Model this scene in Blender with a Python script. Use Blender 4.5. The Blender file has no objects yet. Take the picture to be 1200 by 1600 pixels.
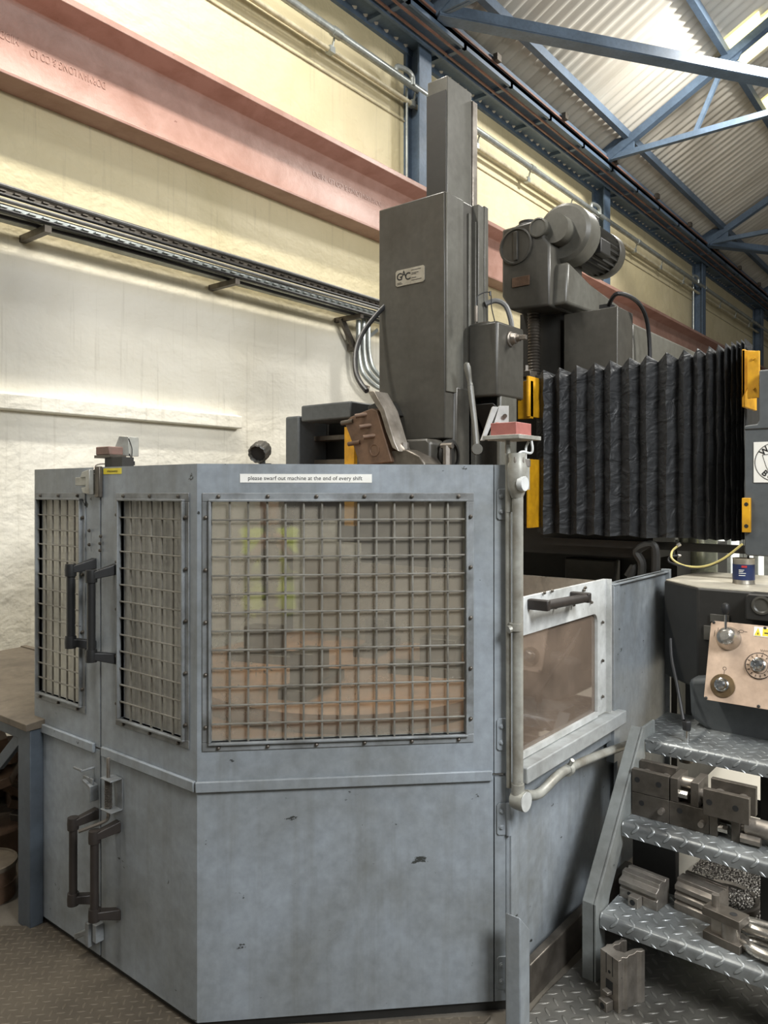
import bpy, bmesh, math, random
from mathutils import Vector, Matrix
random.seed(7)
R = math.radians
# ------------------------------------------------------------------ camera, light, exposure
F = 1195.0; HZ = 768.0; CAMH = 1.6; TH = R(38.8)          # focal length in pixels, horizon row, eye height, yaw
VD = Vector((-math.sin(TH), math.cos(TH), 0)); RD = Vector((math.cos(TH), math.sin(TH), 0))
scn = bpy.context.scene
cam_data = bpy.data.cameras.new('camera'); cam = bpy.data.objects.new('camera', cam_data)
scn.collection.objects.link(cam); scn.camera = cam
cam.location = (0, 0, CAMH); cam.rotation_euler = (R(90), 0, TH)
cam_data.sensor_fit = 'VERTICAL'; cam_data.sensor_height = 36; cam_data.lens = 36*F/1600
cam_data.shift_y = (HZ-800)/1600.0
cam_data.clip_start = 0.05; cam_data.clip_end = 200
scn.view_settings.view_transform = 'Standard'; scn.view_settings.look = 'None'
scn.view_settings.gamma = 1; scn.view_settings.use_curve_mapping = False
scn.view_settings.exposure = 0.0
w = bpy.data.worlds.new('world'); scn.world = w; w.use_nodes = True
w.node_tree.nodes['Background'].inputs[0].default_value = (0.95, 0.97, 1.0, 1)
w.node_tree.nodes['Background'].inputs[1].default_value = 0.11
def area(name, loc, target, size, power, col=(1, .97, .9), sy=None):
    l = bpy.data.lights.new(name, 'AREA'); l.energy = power; l.color = col; l.size = size
    if sy: l.shape = 'RECTANGLE'; l.size_y = sy
    o = bpy.data.objects.new(name, l); scn.collection.objects.link(o); o.location = loc
    o.rotation_euler = (Vector(target)-Vector(loc)).to_track_quat('-Z', 'Y').to_euler()
    return o
row = area('strip_lamp_row', (-3.1, 1.2, 6.3), (-3.1, 1.2, 0), 0.2, 400, (1, .96, .88), 6.5)
row.rotation_euler = (0, R(-8), 0)
area('roof_lamp_far', (-1.7, 8.6, 6.6), (-3.8, 9.0, 1), 0.5, 260, (1, .97, .91))
al = area('aisle_lamp', (2.4, .9, 4.0), (-1.25, 2.3, 0.8), 1.5, 80, (.94, .97, 1.0)); al.data.spread = R(92)
area('roof_lamp_behind', (1.2, -3.2, 5.2), (-1.2, 2.2, 1.0), 2.0, 45, (1, .97, .92))
area('roof_lamp_right_bay', (1.3, 4.7, 4.4), (-0.6, 3.6, 0.2), 0.9, 210, (1, .98, .93))
area('roof_fill_uplight', (1.6, 5.6, 4.6), (-0.4, 8.4, 7.6), 2.2, 130, (1, .98, .95))  # added upward fill to brighten the roof sheets, not a lamp of the shop

# ------------------------------------------------------------------ helpers
def at(u, v, X=None, Y=None, Z=None, d=None):
    """a point of the place: the sight line (u,v) met with the plane X=, Y=, Z= or at distance d"""
    dr = VD + RD*((u-600)/F) + Vector((0, 0, -(v-HZ)/F))
    if X is not None: t = X/dr.x
    elif Y is not None: t = Y/dr.y
    elif Z is not None: t = (Z-CAMH)/dr.z
    else: t = d
    return Vector((0, 0, CAMH)) + dr*t
C = scn.collection
def mark(o, label=None, cat=None, group=None, kind=None):
    if label: o['label'] = label
    if cat: o['category'] = cat
    if group: o['group'] = group
    if kind: o['kind'] = kind
    return o
def thing(name, label, cat, loc=(0, 0, 0), rz=0, group=None):
    o = bpy.data.objects.new(name, None); C.objects.link(o); o.empty_display_size = .1
    o.location = loc; o.rotation_euler = (0, 0, rz)
    return mark(o, label, cat, group)
class MB:
    """collects solids, then links them as ONE mesh object; M is the frame they are given in"""
    def __init__(s, M=None): s.bm = bmesh.new(); s.M = M or Matrix()
    def add(s, vs, fs, smooth=False):
        bv = [s.bm.verts.new(s.M @ Vector(v)) for v in vs]
        for f in fs:
            try:
                q = s.bm.faces.new([bv[i] for i in f]); q.smooth = smooth
            except ValueError: pass
        return s
    def box(s, x0, x1, y0, y1, z0, z1):
        x0, x1 = sorted((x0, x1)); y0, y1 = sorted((y0, y1)); z0, z1 = sorted((z0, z1))
        return s.add([(x0,y0,z0),(x1,y0,z0),(x1,y1,z0),(x0,y1,z0),(x0,y0,z1),(x1,y0,z1),(x1,y1,z1),(x0,y1,z1)],
              [(0,3,2,1),(4,5,6,7),(0,1,5,4),(1,2,6,5),(2,3,7,6),(3,0,4,7)])
    def prism(s, pts, a, b, axis='z'):
        """outline pts (2-D) pushed from a to b along axis; x:(y,z) y:(x,z) z:(x,y)"""
        n = len(pts)
        mk = {'z': lambda p, t: (p[0], p[1], t), 'y': lambda p, t: (p[0], t, p[1]), 'x': lambda p, t: (t, p[0], p[1])}[axis]
        vs = [mk(p, a) for p in pts]+[mk(p, b) for p in pts]
        return s.add(vs, [tuple(range(n-1, -1, -1)), tuple(range(n, 2*n))]+[(i, (i+1) % n, n+(i+1) % n, n+i) for i in range(n)])
    def lathe(s, p0, ax, prof, seg=24, rib=None):
        """profile [(r, h)...] turned about axis ax through p0"""
        ax = Vector(ax).normalized(); p0 = Vector(p0)
        a = ax.orthogonal().normalized(); b = ax.cross(a)
        vs = []; fs = []
        for k, (r, h) in enumerate(prof):
            for i in range(seg):
                t = 2*math.pi*i/seg
                rr = r*(rib(i) if rib else 1)
                vs.append(p0+ax*h+(a*math.cos(t)+b*math.sin(t))*rr)
        m = len(prof)
        for k in range(m-1):
            for i in range(seg):
                j = (i+1) % seg
                fs.append((k*seg+i, k*seg+j, (k+1)*seg+j, (k+1)*seg+i))
        s.add(vs, fs, True)
        s.add(vs[:seg], [tuple(range(seg-1, -1, -1))]); s.add(vs[-seg:], [tuple(range(seg))])
        return s
    def cyl(s, p0, p1, r, seg=16, r2=None):
        p0 = Vector(p0); p1 = Vector(p1); L = (p1-p0).length
        return s.lathe(p0, p1-p0, [(r, 0), (r if r2 is None else r2, L)], seg)
    def tube(s, pts, r, seg=10, res=6):
        pts = [Vector(p) for p in pts]
        if res > 1 and len(pts) > 2:                     # Catmull-Rom through the points
            q = []
            for i in range(len(pts)-1):
                a = pts[max(i-1, 0)]; b = pts[i]; c = pts[i+1]; d = pts[min(i+2, len(pts)-1)]
                for k in range(res):
                    t = k/res
                    q.append(.5*((2*b)+(c-a)*t+(2*a-5*b+4*c-d)*t*t+(3*b-a-3*c+d)*t**3))
            q.append(pts[-1]); pts = q
        vs = []; fs = []; n = len(pts); up = None
        for i, p in enumerate(pts):
            t = (pts[min(i+1, n-1)]-pts[max(i-1, 0)]).normalized()
            if up is None: up = t.orthogonal().normalized()
            up = (up-t*up.dot(t)).normalized(); sd = t.cross(up)
            for k in range(seg):
                a = 2*math.pi*k/seg; vs.append(p+(up*math.cos(a)+sd*math.sin(a))*r)
        for i in range(n-1):
            for k in range(seg):
                j = (k+1) % seg; fs.append((i*seg+k, i*seg+j, (i+1)*seg+j, (i+1)*seg+k))
        s.add(vs, fs, True)
        s.add(vs[:seg], [tuple(range(seg-1, -1, -1))]); s.add(vs[-seg:], [tuple(range(seg))])
        return s
    def bar(s, p0, p1, wx, wz, up=(0, 0, 1)):
        """square bar from p0 to p1, width wx sideways and wz along up"""
        p0 = Vector(p0); p1 = Vector(p1); t = (p1-p0).normalized(); up = Vector(up)
        sd = t.cross(up).normalized(); u2 = sd.cross(t)
        vs = [p+sd*a*wx/2+u2*b*wz/2 for p in (p0, p1) for a, b in ((-1,-1),(1,-1),(1,1),(-1,1))]
        return s.add(vs, [(0,1,2,3),(7,6,5,4),(0,4,5,1),(1,5,6,2),(2,6,7,3),(3,7,4,0)])
    def ball(s, c, r, seg=16, sc=(1,1,1)):
        m = 8
        prof = [(max(1e-4, r*math.sin(math.pi*k/m)), -r*math.cos(math.pi*k/m)) for k in range(m+1)]
        return s.lathe(c, (0,0,1), prof, seg)
    def build(s, name, m, parent=None, bevel=0, world=True, ang=35):
        bmesh.ops.recalc_face_normals(s.bm, faces=s.bm.faces)
        me = bpy.data.meshes.new(name); s.bm.to_mesh(me); s.bm.free()
        me.materials.append(m); o = bpy.data.objects.new(name, me); C.objects.link(o)
        for p in me.polygons: p.use_smooth = True
        me.set_sharp_from_angle(angle=R(ang))
        if parent:
            o.parent = parent
            if world:
                root = parent; T = Matrix()
                # parts are given in world coordinates
                while root is not None:
                    if root.type == 'EMPTY': T = Matrix.LocRotScale(root.location, root.rotation_euler, root.scale)
                    root = root.parent
                o.matrix_parent_inverse = T.inverted() if parent.type == 'EMPTY' else Matrix()
        if bevel:
            b = o.modifiers.new('bevel', 'BEVEL'); b.width = bevel; b.segments = 2; b.limit_method = 'ANGLE'; b.angle_limit = R(40)
            b.harden_normals = False
        return o
def frame(o, ex, ey, ez=(0, 0, 1)):
    ex = Vector(ex).normalized(); ey = Vector(ey).normalized(); ez = Vector(ez).normalized()
    return Matrix(((ex.x, ey.x, ez.x, o[0]), (ex.y, ey.y, ez.y, o[1]), (ex.z, ey.z, ez.z, o[2]), (0, 0, 0, 1)))
def struct(name, mb, m, bevel=0): return mark(mb.build(name, m, None, bevel), kind='structure')
def copy_tree(o, parent=None):
    c = o.copy(); C.objects.link(c)
    if parent: c.parent = parent
    for ch in [x for x in bpy.data.objects if x.parent == o]:
        copy_tree(ch, c)
    return c
def text_mesh(s, size, M, m, name, parent, ext=.0006, bold=False, sx=1):
    cu = bpy.data.curves.new('t', 'FONT'); cu.body = s; cu.size = size; cu.extrude = ext
    cu.align_x = 'CENTER'; cu.align_y = 'CENTER'
    if bold: cu.offset = size*.02
    t = bpy.data.objects.new('t', cu); C.objects.link(t)
    bpy.context.view_layer.update()
    me = bpy.data.meshes.new_from_object(t.evaluated_get(bpy.context.evaluated_depsgraph_get()))
    bpy.data.objects.remove(t); me.name = name
    me.transform(M @ Matrix.Diagonal((sx, 1, 1, 1))); me.materials.clear(); me.materials.append(m)
    o = bpy.data.objects.new(name, me); C.objects.link(o)
    if parent:
        o.parent = parent
        if parent.type == 'EMPTY': o.matrix_parent_inverse = Matrix.LocRotScale(parent.location, parent.rotation_euler, parent.scale).inverted()
    return o

# ------------------------------------------------------------------ materials
def lin(c): return tuple(((x/255)/12.92 if x/255 <= .04045 else ((x/255+.055)/1.055)**2.4) for x in c)+(1,)
class NT:
    def __init__(s, name):
        s.m = bpy.data.materials.new(name); s.m.use_nodes = True; s.t = s.m.node_tree; s.b = s.t.nodes['Principled BSDF']
        s.out = s.t.nodes['Material Output']; s.tc = s.n('ShaderNodeTexCoord'); s.geo = s.n('ShaderNodeNewGeometry')
    def n(s, ty, **k):
        x = s.t.nodes.new(ty)
        for a, b in k.items(): setattr(x, a, b)
        return x
    def l(s, a, b): s.t.links.new(a, b); return b
    def pos(s, sc=(1,1,1), rot=(0,0,0)):
        mp = s.n('ShaderNodeMapping'); s.l(s.geo.outputs['Position'], mp.inputs[0]); mp.inputs['Scale'].default_value = sc; mp.inputs['Rotation'].default_value = rot
        return mp.outputs[0]
    def noise(s, vec, scale, det=5, rough=.6, dist=0):
        x = s.n('ShaderNodeTexNoise'); s.l(vec, x.inputs['Vector']); x.inputs['Scale'].default_value = scale; x.inputs['Detail'].default_value = det
        x.inputs['Roughness'].default_value = rough; x.inputs['Distortion'].default_value = dist
        return x.outputs['Fac']
    def ramp(s, fac, stops):
        x = s.n('ShaderNodeValToRGB'); s.l(fac, x.inputs[0]); e = x.color_ramp.elements
        while len(e) < len(stops): e.new(.5)
        for i, (p, c) in enumerate(stops):
            e[i].position = p; e[i].color = c if len(c) == 4 else tuple(c)+(1,)
        return x.outputs[0]
    def mix(s, f, a, b, mode='MIX'):
        x = s.n('ShaderNodeMix', data_type='RGBA', blend_type=mode)
        for sock, v in ((x.inputs[0], f), (x.inputs[6], a), (x.inputs[7], b)):
            if isinstance(v, (int, float, tuple)): sock.default_value = v
            else: s.l(v, sock)
        return x.outputs[2]
    def math(s, op, a, b=0.0, c=0.0):
        x = s.n('ShaderNodeMath', operation=op)
        for i, v in enumerate((a, b, c)):
            if isinstance(v, (int, float)): x.inputs[i].default_value = v
            else: s.l(v, x.inputs[i])
        return x.outputs[0]
    def bump(s, h, strength=.3, dist=.01, prev=None):
        x = s.n('ShaderNodeBump'); s.l(h, x.inputs['Height']); x.inputs['Strength'].default_value = strength; x.inputs['Distance'].default_value = dist
        if prev: s.l(prev, x.inputs['Normal'])
        s.l(x.outputs[0], s.b.inputs['Normal']); return x.outputs[0]
    def set(s, **k):
        for a, v in k.items():
            sock = s.b.inputs[a.replace('_', ' ')]
            if isinstance(v, (int, float, tuple)): sock.default_value = v
            else: s.l(v, sock)
        return s.m
BW = lambda v: (v, v, v, 1)
def paint(name, col, dirt=None, amount=.5, rough=.45, metal=0.0, scale=2.5, chips=0.0, chipcol=(40, 40, 38), bump=.08, streak=0.0):
    """worn paint: base colour, cloudy dirt, chips and drip streaks"""
    t = NT(name); c = lin(col); dc = lin(dirt or tuple(x*.6 for x in col))
    p = t.pos()
    f = t.ramp(t.noise(p, scale, 6, .62, .3), [(.38, BW(0)), (.72, BW(1))])
    base = t.mix(t.math('MULTIPLY', f, amount), c, dc)
    fine = t.noise(p, 30, 4, .6)
    base = t.mix(.12, base, t.ramp(fine, [(.3, BW(0)), (.7, BW(1))]), 'OVERLAY')
    if streak:
        st = t.ramp(t.noise(t.pos((9, 9, .5)), 2.2, 5, .6), [(.5, BW(0)), (.75, BW(1))])
        base = t.mix(t.math('MULTIPLY', st, streak), base, dc)
    if chips:
        ch = t.ramp(t.noise(t.pos((1, 1, 1.6)), 9, 7, .68, .4), [(.735-chips*.1, BW(0)), (.75-chips*.1, BW(1))])
        base = t.mix(ch, base, lin(chipcol))
    t.bump(fine, bump, .004)
    r = t.math('MULTIPLY_ADD', t.noise(p, 6, 4), .25, rough-.12)
    return t.set(Base_Color=base, Roughness=r, Metallic=metal)
def plain(name, col, rough=.5, metal=0.0, **k):
    t = NT(name); 
    f = t.noise(t.pos(), 22, 4); base = t.mix(.15, lin(col), t.ramp(f, [(.3, BW(.0)), (.7, BW(1))]), 'OVERLAY')
    return t.set(Base_Color=base, Roughness=rough, Metallic=metal, **k)
guard_paint = paint('guard_paint', (140, 147, 153), (98, 97, 88), .75, .42, 0, 1.8, .7, (52, 54, 52), streak=.35)
sill_paint = paint('sill_paint', (160, 163, 162), (95, 92, 84), .7, .5, 0, 4, .6)
frame_paint = paint('frame_paint', (140, 144, 146), (80, 78, 72), .9, .45, .2, 6, .5)
wire_paint = paint('wire_paint', (136, 133, 124), (84, 78, 68), .8, .45, .2, 9, .3)
side_white = paint('side_white', (196, 198, 196), (120, 118, 108), .7, .45, 0, 3, .6)
mach = paint('machine_paint', (74, 72, 66), (54, 51, 45), .7, .38, 0, 2.2, .1, (120, 118, 108), streak=.3)
mach_light = paint('machine_paint_light', (98, 97, 90), (70, 67, 59), .7, .36, 0, 3, .2, streak=.3)
mach_dark = paint('machine_dark', (40, 39, 36), (26, 25, 23), .6, .5)
steel = paint('worn_steel', (164, 157, 148), (84, 76, 66), .8, .36, .75, 7, .2)
steel_dark = paint('dark_steel', (104, 98, 90), (62, 56, 48), .8, .42, .6, 8, .2)
steel_bright = paint('bright_steel', (196, 192, 184), (120, 112, 100), .5, .25, .9, 10)
rusty = paint('rusty_steel', (112, 88, 70), (66, 52, 42), .8, .55, .35, 9, .3, (50, 38, 30))
black_rub = plain('black_rubber', (30, 30, 30), .55)
black_plastic = plain('black_plastic', (34, 34, 34), .42)
brown_handle = paint('grimy_handle', (44, 38, 34), (28, 24, 22), .6, .5, 0, 8)
chrome = plain('chrome', (210, 210, 208), .15, 1.0)
pipe_paint = paint('pipe_paint', (168, 168, 160), (112, 104, 90), .8, .4, .3, 9, .5)
yellow = paint('yellow_paint', (214, 158, 26), (120, 84, 20), .55, .5, 0, 9, .5, (46, 40, 26))
red_box = paint('faded_red', (158, 98, 90), (130, 76, 68), .5, .5, 0, 8)
blue_steel = paint('blue_steelwork', (92, 110, 130), (66, 80, 95), .7, .5, .05, 2.5, .1)
red_rail = paint('red_oxide_rail', (140, 104, 88), (84, 70, 66), .7, .6, .0, 5)
galv = paint('galvanised', (176, 182, 180), (120, 120, 112), .6, .38, .6, 8)
cream_pipe = paint('cream_pipe', (196, 188, 160), (120, 112, 92), .6, .5, 0, 8)
bluegrey = paint('blue_grey_frame', (72, 80, 88), (50, 52, 54), .6, .5, 0, 3, .2)
board = paint('brown_board', (104, 94, 80), (70, 62, 52), .8, .7, 0, 6)
beige = paint('beige_panel', (188, 164, 142), (150, 126, 106), .5, .5, 0, 6, .1)
box_grey = paint('cabinet_grey', (84, 88, 90), (66, 68, 68), .5, .45, 0, 3)
tan_plate = paint('rusty_table', (190, 146, 112), (122, 94, 74), .8, .5, .2, 4, .2)
white_st = plain('white_sticker', (232, 230, 222), .5)
ink = plain('black_ink', (24, 24, 26), .5)
yellow_st = plain('yellow_sticker', (226, 206, 60), .5)
cable_blk = plain('black_cable', (26, 26, 27), .45)
cable_grey = plain('grey_cable', (110, 110, 108), .5)
tin_side = plain('tin_metal', (178, 172, 160), .3, .8)
tin_blue = plain('tin_label_blue', (30, 44, 84), .4)
tin_red = plain('tin_label_red', (180, 52, 50), .4)
plate_metal = paint('name_plate_metal', (176, 172, 160), (130, 126, 112), .6, .35, .5, 20)
hivis = plain('hi_vis_fabric', (224, 248, 44), .7)

def wall_mat():
    t = NT('cream_plaster'); p = t.pos()
    f = t.ramp(t.noise(p, .9, 6, .6, .6), [(.35, BW(0)), (.75, BW(1))])
    lo = t.mix(f, lin((243, 239, 226)), lin((230, 224, 206)))
    hi = t.mix(f, lin((220, 208, 172)), lin((202, 190, 150)))
    sep = t.n('ShaderNodeSeparateXYZ'); t.l(t.geo.outputs['Position'], sep.inputs[0])
    zz = t.n('ShaderNodeMapRange'); t.l(sep.outputs[2], zz.inputs[0]); zz.inputs[1].default_value = 2.9; zz.inputs[2].default_value = 3.15
    base = t.mix(zz.outputs[0], lo, hi)  # two-tone plaster; lower whitened, upper darkened, evening out the lamp's falloff in the colour
    st = t.ramp(t.noise(t.pos((1, 9, .35)), 2.4, 6, .7), [(.56, BW(0)), (.72, BW(1))])
    base = t.mix(t.math('MULTIPLY', st, .28), base, lin((150, 140, 118)))
    b1 = t.bump(t.noise(t.pos((1, 1, 1.6)), 2.2, 4, .55, .15), .4, .07)
    t.bump(t.noise(p, 11, 6, .6), .35, .02, b1)
    return t.set(Base_Color=base, Roughness=.55)
plaster = wall_mat()
def beam_mat():
    t = NT('red_oxide_beam'); p = t.pos()
    f = t.ramp(t.noise(p, 4, 7, .65, .4), [(.4, BW(0)), (.7, BW(1))])
    base = t.mix(f, lin((178, 142, 130)), lin((158, 120, 106)))
    ch = t.ramp(t.noise(p, 26, 5, .7), [(.68, BW(0)), (.71, BW(1))])
    base = t.mix(t.math('MULTIPLY', ch, .7), base, lin((110, 66, 56)))
    t.bump(t.noise(p, 20, 5, .7), .3, .008)
    return t.set(Base_Color=base, Roughness=.42)
beam_paint = beam_mat()
def roof_mat():
    t = NT('corrugated_sheet'); p = t.pos()
    base = t.mix(t.ramp(t.noise(t.pos((.4, 3, .4)), 1.2, 4, .5), [(.4, BW(0)), (.7, BW(1))]), lin((204, 200, 190)), lin((182, 177, 166)))
    return t.set(Base_Color=base, Roughness=.55)
roof_sheet = roof_mat()
def tread_mat(name, col, dirt, metal, rough, cell=.038, h=1.0):
    """tear-drop floor plate: two crossed families of raised lozenges"""
    t = NT(name); sep = t.n('ShaderNodeSeparateXYZ'); t.l(t.geo.outputs['Position'], sep.inputs[0])
    x, y, z = sep.outputs
    yy = t.math('SUBTRACT', y, z)
    a = t.math('MULTIPLY', t.math('ADD', x, yy), .7071/cell); b = t.math('MULTIPLY', t.math('SUBTRACT', x, yy), .7071/cell)
    fa = t.math('FLOOR', a); fb = t.math('FLOOR', b)
    par = t.math('MODULO', t.math('ABSOLUTE', t.math('ADD', fa, fb)), 2.0)
    ca = t.math('SUBTRACT', t.math('FRACT', a), .5); cb = t.math('SUBTRACT', t.math('FRACT', b), .5)
    def lens(p, q): return t.math('SUBTRACT', 1.0, t.math('ADD', t.math('POWER', t.math('DIVIDE', t.math('ABSOLUTE', p), .5), 2.0), t.math('POWER', t.math('DIVIDE', t.math('ABSOLUTE', q), .15), 2.0)))
    l1 = lens(ca, cb); l2 = lens(cb, ca)
    m = t.n('ShaderNodeMix'); t.l(par, m.inputs[0]); t.l(l1, m.inputs[2]); t.l(l2, m.inputs[3])
    hgt = t.math('MINIMUM', t.math('MAXIMUM', m.outputs[0], 0.0), .6)
    f = t.ramp(t.noise(t.pos(), 3.2, 6, .65, .4), [(.35, BW(0)), (.7, BW(1))])
    base = t.mix(f, lin(col), lin(dirt))
    base = t.mix(t.math('MULTIPLY', hgt, .5), base, lin(tuple(min(255, c*1.25) for c in col)))
    t.bump(hgt, .8*h, .006)
    return t.set(Base_Color=base, Roughness=rough, Metallic=metal)
tread = tread_mat('step_plate', (156, 160, 160), (70, 70, 68), .45, .34)
plate_floor = tread_mat('brown_floor_plate', (92, 84, 72), (64, 58, 50), .15, .5, .03, .5)
plate_grey = tread_mat('grey_floor_plate', (116, 114, 108), (58, 56, 52), .4, .4, .04)
def floor_mat():
    t = NT('oily_concrete'); p = t.pos()
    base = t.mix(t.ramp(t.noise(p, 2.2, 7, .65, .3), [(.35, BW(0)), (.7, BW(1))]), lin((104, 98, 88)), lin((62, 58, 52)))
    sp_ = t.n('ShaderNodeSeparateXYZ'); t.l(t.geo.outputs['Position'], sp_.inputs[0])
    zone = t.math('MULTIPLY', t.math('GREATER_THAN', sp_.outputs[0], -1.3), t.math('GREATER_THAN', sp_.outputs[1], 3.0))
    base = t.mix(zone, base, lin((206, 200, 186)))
    t.bump(t.noise(p, 14, 5), .2, .01)
    return t.set(Base_Color=base, Roughness=.55)
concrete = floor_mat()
def pane_mat(name, dirt, col=(150, 140, 124), rough=.04, tint=(.92, .92, .88, 1), ior=2.0):
    """scratched perspex: clear sheet with a mirror sheen and a film of dried coolant"""
    t = NT(name); nt = t.t; nt.nodes.remove(t.b)
    tr = t.n('ShaderNodeBsdfTransparent'); tr.inputs[0].default_value = tint
    gl = t.n('ShaderNodeBsdfGlossy'); gl.inputs['Roughness'].default_value = rough
    df = t.n('ShaderNodeBsdfDiffuse'); df.inputs[0].default_value = lin(col)
    fr = t.n('ShaderNodeFresnel'); fr.inputs[0].default_value = ior
    m1 = t.n('ShaderNodeMixShader'); t.l(t.ramp(t.noise(t.pos(), 3.5, 7, .65, .6), [(.3, BW(dirt*.6)), (.75, BW(dirt*1.3))]), m1.inputs[0]); t.l(tr.outputs[0], m1.inputs[1]); t.l(df.outputs[0], m1.inputs[2])
    m2 = t.n('ShaderNodeMixShader'); t.l(fr.outputs[0], m2.inputs[0]); t.l(m1.outputs[0], m2.inputs[1]); t.l(gl.outputs[0], m2.inputs[2])
    t.l(m2.outputs[0], t.out.inputs[0]); return t.m
pane = pane_mat('dirty_perspex', .5, (172, 164, 148))
pane_hazy = pane_mat('hazy_perspex', .55, (232, 230, 220), ior=1.35)
pane_milky = pane_mat('milky_perspex', .68, (246, 242, 226), ior=1.35)
pane_brown = pane_mat('brown_perspex', .7, (128, 112, 98))
def emit(name, col, s):
    t = NT(name); return t.set(Base_Color=lin(col), Emission_Color=lin(col), Emission_Strength=s)
skylight_m = emit('roof_light_sheet', (255, 246, 190), 1.6)
window_m = emit('daylight_window', (248, 250, 240), 1.1)
lamp_m = emit('lamp_face', (255, 250, 235), 6)
def swarf_mat(name, c1, c2):
    t = NT(name); v = t.n('ShaderNodeTexVoronoi'); t.l(t.geo.outputs['Position'], v.inputs['Vector']); v.inputs['Scale'].default_value = 120
    base = t.mix(t.ramp(v.outputs['Distance'], [(.15, BW(0)), (.6, BW(1))]), lin(c1), lin(c2)); t.bump(v.outputs['Distance'], .9, .01)
    return t.set(Base_Color=base, Roughness=.35, Metallic=.25)
swarf_m = swarf_mat('steel_chips', (225, 218, 205), (70, 64, 58))
def bellows_mat():
    t = NT('black_bellows_cloth'); p = t.pos((1.0, 1.0, 1.6), (0, .5, 0))
    t.bump(t.noise(p, 12, 2, .45, .9), .7, .02)
    return t.set(Base_Color=lin((44, 45, 46)), Roughness=.5)
bellows_m = bellows_mat()

# ------------------------------------------------------------------ the setting
WX = -4.5
struct('wall_left', MB().box(WX-.3, WX, -6, 34, 0, 6.3), plaster)
struct('wall_back', MB().box(WX-.3, 9, 34, 34.3, 0, 9), plaster)
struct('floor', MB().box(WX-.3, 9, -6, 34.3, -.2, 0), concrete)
# roof: corrugated sheets rising away from the wall at 28 degrees
TP = math.tan(R(28)); EX, EZ = -4.0, 5.95
def roofz(x): return EZ+.2+(x-EX)*TP
rb = MB(); pitch = .15; y = -2.0; vs = []; fs = []
ny = int(32/(pitch/6)); X0, X1 = -4.5, 3.5
sky = [(8.15, 8.48), (8.62, 9.3), (11.9, 12.6)]; gaps_x = (-1.95, -1.2)
prev = None
for i in range(ny):
    yy = y+i*pitch/6; zz = .022*math.cos(2*math.pi*i/6)
    row = [(X0, yy, roofz(X0)+zz), (X1, yy, roofz(X1)+zz)]
    k = len(vs); vs += row
    if i: fs.append((k-2, k-1, k+1, k))
rb.add(vs, fs, True)
roof = rb.build('ceiling', roof_sheet, None, ang=80); mark(roof, kind='structure')
sl = MB(Matrix())
def sheet(mb, y0, y1, x0, x1, dz=-.035):
    n = int((y1-y0)/(pitch/6)); v2 = []; f2 = []
    i0 = round((y0-y)/(pitch/6))
    for i in range(n+1):
        yy = y+(i0+i)*pitch/6; zz = .022*math.cos(2*math.pi*(i0+i)/6)
        v2 += [(x0, yy, roofz(x0)+zz+dz), (x1, yy, roofz(x1)+zz+dz)]
        if i: f2.append((2*i-2, 2*i-1, 2*i+1, 2*i))
    mb.add(v2, f2, True)
def roof_at(u, v):
    """where a sight line meets the roof"""
    dr = VD+RD*((u-600)/F)+Vector((0, 0, -(v-HZ)/F)); z0 = EZ+.2-EX*TP
    t = (z0-CAMH)/(dr.z-dr.x*TP); return Vector((0, 0, CAMH))+dr*t
for i, q in enumerate((((1135, 68), (1188, 20)), ((1148, 88), (1215, 30)), ((1193, 172), (1230, 140)))):
    a = roof_at(*q[0]); b = roof_at(*q[1]); ym = (a.y+b.y)/2; mb = MB(); wd = .13 if i == 0 else .3
    sheet(mb, ym-wd, ym+wd, min(a.x, b.x), max(a.x, b.x)+(.0 if i == 0 else .5))
    struct('window_%d' % (i+1), mb, skylight_m)
# a ledge of rendered brick on the wall
lg = MB(); lg.prism([(WX-.02, 2.07), (WX+.06, 2.075), (WX+.06, 2.165), (WX-.02, 2.185)], 0.2, 3.82, 'y')
struct('trim_1', lg, plaster, .006)
# daylight windows low in the far end of the shop
for i, (u0, u1) in enumerate(((1100, 1160), (1166, 1215))):
    a = at(u0, 838, Y=12); b = at(u1, 898, Y=12)
    m = MB(); m.box(a.x, b.x, 12, 12.02, .35, 1.75); o = struct('window_%d' % (i+4), m, window_m)
    fr = MB()
    for k in range(4):
        xx = a.x+(b.x-a.x)*k/3; fr.box(xx-.03, xx+.03, 11.95, 12.0, .35, 1.75)
    fr.box(a.x, b.x, 11.95, 12, .92, .98); fr.box(a.x, b.x, 11.95, 12, 1.7, 1.78); fr.box(a.x, b.x, 11.95, 12, .3, .37)
    f = fr.build('window_frame', galv, o)
struct('wall_right', MB().box(-2.6, 3.5, 12.03, 12.2, 0, 1.95), plain('pale_partition', (196, 200, 196), .6))

# ------------------------------------------------------------------ steelwork
# crane girder: I-section on the wall
gx0, gx1 = WX+.0, -4.30
GB, GT = 3.92, 4.535
t = thing('steel_beam', 'long red oxide painted steel beam with raised foundry lettering running along the cream wall', 'beam', (-4.4, 6, GB))
xc = -4.485
sec = [(gx0-.12, GB), (gx1, GB), (gx1, GB+.022), (xc+.03, GB+.045), (xc+.012, GB+.075), (xc+.012, GT-.115), (xc+.03, GT-.085), (gx1, GT-.045), (gx1, GT), (gx0-.12, GT)]
MB().prism(sec, -5, 33, 'y').build('girder', beam_paint, t, .004)
def wall_text(s, size, yc, zc, x, m, parent, name, sx=1):
    # reading right to left and upside down, as the beam was hung
    M = frame((x, yc, zc), (0, -1, 0), (0, 0, -1), (1, 0, 0))
    return text_mesh(s, size, M, m, name, parent, .003, sx=sx)
ltr = beam_paint
p = at(108, 108, X=xc+.012)
wall_text('DORMAN LONG & CO LD', .068, p.y, p.z-.0, xc+.012, ltr, t, 'raised_lettering', .62)
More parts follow.
